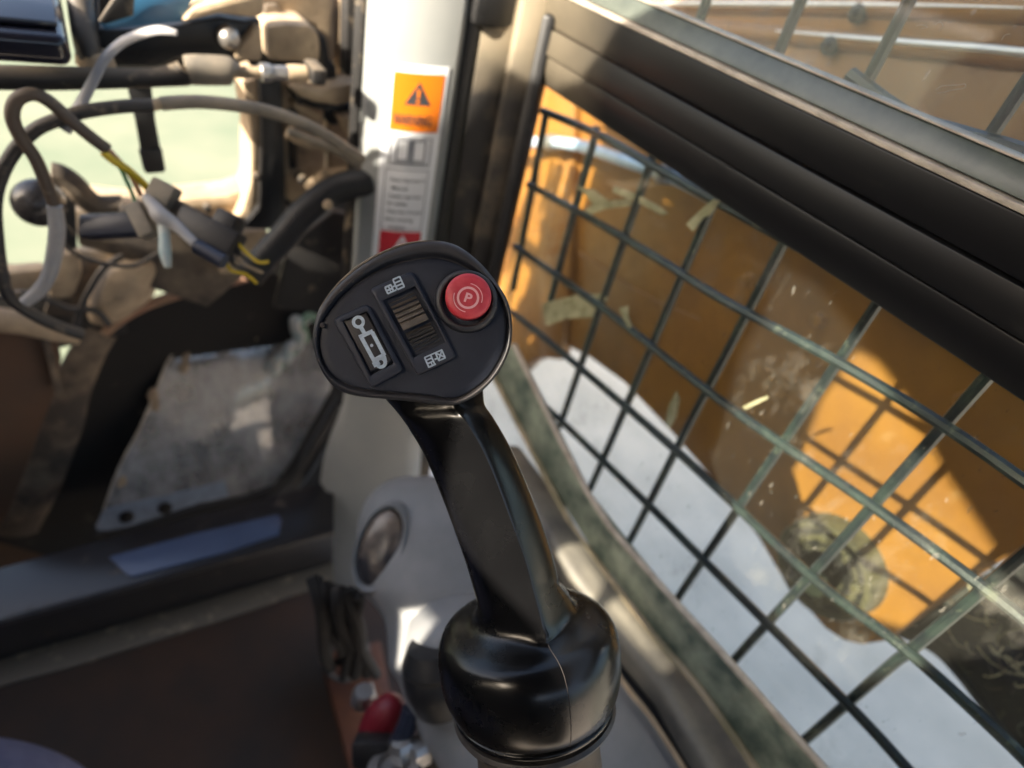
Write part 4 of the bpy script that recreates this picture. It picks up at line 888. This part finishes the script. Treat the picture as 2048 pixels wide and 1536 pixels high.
# conduit
cn = thing('corrugated_conduit', 'thick black corrugated conduit curving up to the grey pillar', 'conduit', onY(600, 450, YF - .06))
cpath = cr([onY(*z1(x, y), YF - .06) for x, y in [(2100, 1030), (1960, 1060), (1840, 1120), (1720, 1220), (1610, 1350), (1500, 1470), (1420, 1570)]], 40)
tube('sleeve', cpath, [.0128 + .0007 * (i % 4 < 2) for i in range(len(cpath))], m_conduit, cn, ns=14, curve=False)
lathe('tan_speck', onY(*z1(1865, 1165), YF - .078), (0, -1, .3), [(.005, 0), (.004, .002), (.001, .003)], m_tan, cn, ns=9)
tube('conduit_bracket', [onY(*z1(x, y), YF - .02) for x, y in [(2060, 980), (1950, 990), (1850, 1010), (1760, 1090)]], .008, m_tan, cn, ns=8)
py('rear_plate', [(1640, 1400), (1900, 1200), (2060, 1240), (2060, 1700), (1800, 1780), (1560, 1760)], YF + .02, .01, m_blackd, cn, .003)
# cylinder and bracket at the top
cy = thing('hydraulic_cylinder', 'dusty black hydraulic cylinder with steel rod across the front opening', 'cylinder', onY(250, 150, .56))
YY = .56
def ys(x, y): return onY(*z1(x, y), YY)
px_ = (ys(1000, 440) - ys(999, 440)).length
tube('barrel', [ys(-40, 440), ys(300, 445), ys(700, 445), ys(900, 440), ys(1040, 420), ys(1060, 400)], [66 * px_, 66 * px_, 58 * px_, 56 * px_, 72 * px_, 80 * px_], m_blackd, cy, ns=20)
tube('end_cap', [ys(1062, 400), ys(1120, 398), ys(1290, 402), ys(1312, 404)], [84 * px_, 90 * px_, 88 * px_, 76 * px_], m_cabled, cy, ns=20, n=4)
tube('rod', [ys(1312, 410), ys(1490, 412)], 36 * px_, m_tan, cy, ns=14)
tube('collar', [ys(1480, 412), ys(1490, 412), ys(1520, 414), ys(1545, 414)], [52 * px_, 60 * px_, 60 * px_, 54 * px_], m_steel, cy, ns=16)
tube('collar', [ys(1545, 414), ys(1600, 414), ys(1640, 416)], [44 * px_, 46 * px_, 44 * px_], m_steel, cy, ns=16)
tube('knurled_nut', [ys(1640, 416), ys(1690, 418), ys(1740, 420)], [54 * px_, 56 * px_, 54 * px_], m_tan, cy, ns=16)
box('end_block', ys(1790, 410), AXY, (100 * px_, 110 * px_, .03), m_blackd, cy, bev=.003)
bk = thing('pivot_bracket', 'black steel bracket with a round bolt head above the cylinder', 'bracket', onY(350, 80, .59))
py('bracket_plate', [(555, 170), (760, 165), (1040, 140), (1250, 105), (1400, 130), (1480, 110), (1500, 330), (1310, 350), (1060, 310), (900, 380), (560, 380)], .59, .02, m_black, bk)
lathe('bolt_head', onY(*z1(1292, 205), .588), (0, -1, .1), [(70 * px_, -.004), (72 * px_, .004), (62 * px_, .012), (35 * px_, .015), (5 * px_, .016)], m_steel, bk, ns=24)
py('tan_top', [(1030, 135), (1110, 40), (1500, -60), (1510, 90), (1440, 105), (1250, 80)], .575, .04, m_tan, bk, .006)
py('tan_clod', [(1330, 300), (1400, 220), (1450, 150), (1490, 150), (1490, 350), (1340, 345)], .58, .02, m_tan, bk, .005)
py('blue_plate', [(560, 130), (760, -30), (1110, -30), (1030, 125), (780, 150), (600, 170)], .583, .006, m_blue, bk, .001)
py('grey_wedge', [(560, 125), (680, -60), (770, -60), (760, 90), (600, 140)], .575, .006, m_blackd, bk, .001)
# glossy block, post and strap
gb = thing('glossy_box', 'glossy black box with blue sky sheen at the top left', 'box', onY(70, 100, .50))
bz0, bz1 = onY(70, 132, .50).z, onY(70, 68, .50).z
xl, xr = onY(-40, 100, .50).x, onY(140, 100, .50).x
plate('box_body', [(xl, .50, bz0), (xr, .50, bz0), (xr, .50, bz1), (xl, .50, bz1)], (0, .30, 0), m_gloss, gb, bev=.006, seg=4)
plate('box_lid', [(xl, .512, bz1 + .001), (xr - .004, .512, bz1 + .001), (xr - .004, .80, bz1 + .001), (xl, .80, bz1 + .001)], (0, 0, .004), m_gloss, gb, bev=.0015)
po = thing('black_post', 'dark grey upright hose in front of the glossy box', 'hose', P(170, 110, .42))
tube('hose_body', [P(155, -60, .45), P(163, 20, .45), P(172, 80, .45), P(182, 120, .455)], .0085, m_cable, po, ns=14)
tube('second_hose', [P(188, -60, .46), P(190, 30, .46), P(193, 110, .465)], .003, m_black, po, ns=8)
lathe('hose_foot', P(190, 118, .458), (0, 0, 1), [(.013, -.004), (.012, .003), (.009, .006)], m_tan, po, ns=12)
stp = thing('hanging_strap', 'flat black strap hanging in the front opening', 'strap', onY(290, 180, .60))
py('strap_body', [(720, 480), (860, 480), (885, 690), (915, 850), (800, 860), (770, 690)], .60, .003, m_black, stp, .0008)
py('strap_end', [(788, 855), (922, 845), (945, 975), (925, 985), (835, 992), (818, 975)], .598, .006, m_black, stp, .0015)

# ------------------------------------------------------------------ cables
YCB = .52
def cab(name, pts, Y, r, m, parent, s=z1, **k): return tube(name, [onY(*s(x, y), Y + (q_ if False else 0)) for x, y in pts], r, m, parent, ns=12, **k)
c1 = thing('main_cable', 'long dark cable sweeping in an arc across the front opening', 'cable', onY(10, 400, YCB))
cab('sheath', [(870, 600), (700, 605), (480, 635), (330, 680), (200, 740), (90, 850), (10, 990), (-30, 1150), (-20, 1350), (10, 1560), (60, 1695), (200, 1795), (350, 1865), (470, 1905)], YCB, .0046, m_cable, c1)
cab('dusty_sheath', [(2060, 910), (1900, 800), (1750, 715), (1550, 640), (1350, 600), (1150, 580), (1000, 583), (915, 590)], YCB, .0049, m_cabled, c1)
cab('joint', [(918, 590), (890, 594), (866, 600)], YCB, .0040, m_tan, c1)
cab('thin_sheath', [(2050, 950), (1900, 850), (1780, 800), (1640, 745)], YCB + .01, .003, m_cabled, c1)
c2 = thing('looped_cable', 'thinner brown cable looping over and ending in coloured wires', 'cable', onY(60, 230, YCB))
cab('sheath', [(110, 1480), (330, 1330), (310, 1160), (265, 1050), (200, 900), (110, 770), (70, 660), (95, 570), (180, 535), (270, 570), (370, 655), (450, 725), (530, 790), (612, 850)][2:], YCB - .01, .0043, m_cabbrown, c2)
cab('silver_end', [(312, 1170), (325, 1300), (310, 1440), (280, 1560), (220, 1655), (140, 1720)], YCB - .008, [.0048, .0054, .0054, .005, .005, .0042], m_zip, c2)
cab('yellow_wire', [(585, 865), (640, 910), (720, 960), (800, 1030), (865, 1095)], YCB - .012, .0028, m_yellow, c2)
cab('green_wire', [(600, 860), (680, 950), (720, 1030), (760, 1120), (785, 1190)], YCB - .008, .0015, m_gw, c2)
cab('pink_wire', [(615, 850), (690, 930), (750, 1010), (800, 1110)], YCB - .006, .0019, m_pk, c2)
zt_ = thing('cable_tie', 'pale nylon cable tie tail sticking up over the cylinder', 'cable tie', P(200, 150, .43))
tube('tie_tail', [P(*z1(x, y), .43) for x, y in [(1005, 188), (900, 172), (790, 200), (690, 245), (600, 330), (540, 440), (460, 590), (365, 745)]], [.0022, .0034, .0035, .0036, .0037, .0038, .0043, .0048], m_zip, zt_, ns=10, flat=.5, flatdir=ROT @ V((0, 0, 1)))
kn = thing('wire_connector', 'dark multi wire plug with tape and tan clips hanging in the opening', 'connector', P(*z1(1100, 1250), .48))
dd = .455
cu = (P(*z1(1370, 1420), dd) - P(*z1(900, 1180), dd)).normalized(); cv = (cu.cross(ROT @ V((0, 0, 1)))).normalized(); cw_ = cu.cross(cv)
k1 = .16 / 1000
box('plug_body', P(*z1(1190, 1330), dd), [cu, cv, cw_], (.046, .021, .017), m_sock, kn, bev=.002)
box('plug_half', P(*z1(1290, 1290), dd + .005), [cu, cv, cw_], (.018, .021, .018), m_sock, kn, bev=.003)
tube('blue_tube', [P(*z1(1120, 1400), dd - .012), P(*z1(1190, 1440), dd - .012), P(*z1(1275, 1490), dd - .012)], .0055, m_navy, kn, ns=10)
box('navy_plug', P(*z1(650, 1285), dd + .01), [right + up * .05, up, back], (.046, .0175, .014), m_navy, kn, bev=.003)
box('tan_clip', P(*z1(810, 1255), dd - .004), [right + up * .5, up - right * .5, back], (.012, .026, .012), m_cabled, kn, bev=.002)
box('grey_block', P(*z1(930, 1100), dd), [right - up * .5, up + right * .5, back], (.019, .016, .012), m_cabled, kn, bev=.002)
box('brown_clip', P(*z1(1060, 1210), dd + .008), [cu, cv, cw_], (.032, .012, .012), m_tand, kn, bev=.002)
tube('white_joint', [P(*z1(830, 1120), dd - .008), P(*z1(880, 1180), dd - .01), P(*z1(920, 1230), dd - .01), P(*z1(1000, 1280), dd - .008), P(*z1(1110, 1385), dd - .008)], [.003, .005, .0062, .0045, .0035], m_zip, kn, ns=10)
tube('teal_tube', [P(*z1(925, 1240), dd - .008), P(*z1(935, 1340), dd - .008), P(*z1(940, 1440), dd - .008), P(*z1(955, 1520), dd - .008)], [.004, .004, .0042, .0025], m_teal, kn, ns=10)
for k in range(5):
    a = (1290 + k * 16, 1500 - k * 30); tube('pin_wire', [P(*z1(*a), dd), P(*z1(a[0] + 30, a[1] + 40), dd), P(*z1(a[0] + 110, a[1] + 60 + k * 12), dd + .01), P(*z1(a[0] + 170, a[1] + 110), dd + .02)], .0012, [m_yellow, m_sock, m_tan, m_sock, m_yellow][k], kn, ns=6)
ball = thing('round_lamp', 'dark round lamp ball hanging behind the looped cable', 'lamp', onY(80, 410, .57))
lathe('lamp_ball', onY(78, 405, .57), (0, -1, .3), [(.001, -.018), (.012, -.014), (.018, -.003), (.0185, .002), (.017, .008), (.012, .014), (.005, .0175), (.001, .018)], mat('dark_glossy_lamp', (.05, .045, .043), .2, rough2=.35, scale=60), ball, ns=28)
tube('lamp_stem', [onY(78, 420, .585), onY(105, 440, .59), onY(135, 470, .60)], .006, m_black, ball, ns=8)

# ------------------------------------------------------------------ the operator's knee
pe = thing('person', 'seated person with knee in purple blue trousers at the bottom left corner', 'person', onZ(0, 1500, .9))
kp = [V((-.42, -.25, .84)), P(-410, 1720, .56), P(-260, 1670, .56), P(-75, 1650, .57), P(45, 1680, .585), P(80, 1750, .60), P(60, 1890, .66), P(0, 2200, .85)]
obj('trousers', *loft(sweep(cr(kp, 8), [v.x for v in cr([V((r_, 0, 0)) for r_ in (.088, .082, .076, .070, .066, .064, .058, .05)], 8)], 24)), m_jean, pe)
for off in ((-.02, .0), (.015, .01)):
    pass

# ------------------------------------------------------------------ unseen cab left side, rear and roof, added to block and shape the sun
def L(p): return shadow_on_left(p)
cb = thing('cab_sun_blocker', 'unseen black cab sheets added to shade the seat, openings shaped for sun patches', 'sun blocker', V((-.60, 0, .6)))
XS = -.60
e_p = [V((*psec(u).xy, zpil(y))) for u, y in ((.05, 335), (.25, 330), (.40, 285), (.62, 255), (.95, 228))]
e_r = [onX(1030, 160, XR), onX(1100, 170, XR), onX(1160, 158, XR), onX(1195, 110, XR), onX(1235, 50, XR)]
ZR = 1.985
edge = [onY(*z2(-200, 520), .70), onY(*z2(300, 560), YP), onY(*z2(560, 600), YP), onY(*z2(1100, 280), YP), onY(*z1(1500, 1400), YF), onY(*z1(1900, 1200), YF)]
fe = [shadow_on_left(p) for p in edge + e_p + e_r]  # wanted edge of the sunlight, traced back to the side
front_edge = [(1.6, .2), (1.6, fe[0].z)] + [(p.y, p.z) for p in fe] + [(fe[-1].y - .05, ZR)]
def hole(pts, fn, roof=False):  # outline of a wanted lit patch, traced back along the sun
    return [(on_roof if roof else shadow_on_left)(fn(*p)) for p in pts]
armlit = [z8(x, y) for x, y in [(1020, 150), (1090, 185), (1180, 300), (1320, 560), (1500, 830), (1640, 880), (1560, 935), (1400, 985), (1160, 1075), (1040, 1040), (900, 900), (735, 700), (850, 440), (890, 330)]]
h1 = hole(armlit, lambda x, y: onX(x, y, XA))
h2 = hole([za(x, y) for x, y in [(110, 235), (230, 240), (360, 450), (315, 545), (225, 600), (60, 470), (20, 310)]], lambda x, y: onZ(x, y, zl))
h3 = hole([za(x, y) for x, y in [(350, 560), (460, 540), (790, 950), (655, 975), (330, 640)]], lambda x, y: onZ(x, y, zl))
h4 = hole([za(x, y) for x, y in [(730, 1090), (830, 1090), (1060, 1340), (900, 1290), (740, 1180)]], lambda x, y: onZ(x, y, zl))
h5 = hole([zc(x, y) for x, y in [(370, 540), (480, 640), (680, 610), (900, 660), (800, 930), (600, 930), (520, 990), (440, 680)]], lambda x, y: P(x, y, .49))
holed('side_blocker', [V((XS, y, z)) for y, z in front_edge] + [V((XS, -1.25, ZR)), V((XS, -1.25, .2))], [h1, h2, h3, h4, h5], (-.012, 0, 0), m_black, cb)  # openings shaped to throw the wanted sun patches
plate('rear_blocker', [(XS, -1.24, .2), (.36, -1.24, .2), (.36, -1.24, 1.68), (XS, -1.24, 1.68)], (0, -.01, 0), m_black, cb, bev=0)  # unseen rear wall, added to cut light from behind
plate('roof_blocker', [V((XS - .012, .48, ZR)), V((.42, .48, ZR)), V((.42, -1.25, ZR)), V((XS - .012, -1.25, ZR))], (0, 0, .012), m_black, cb, bev=0)  # unseen roof, added to keep sun and sky off the arm
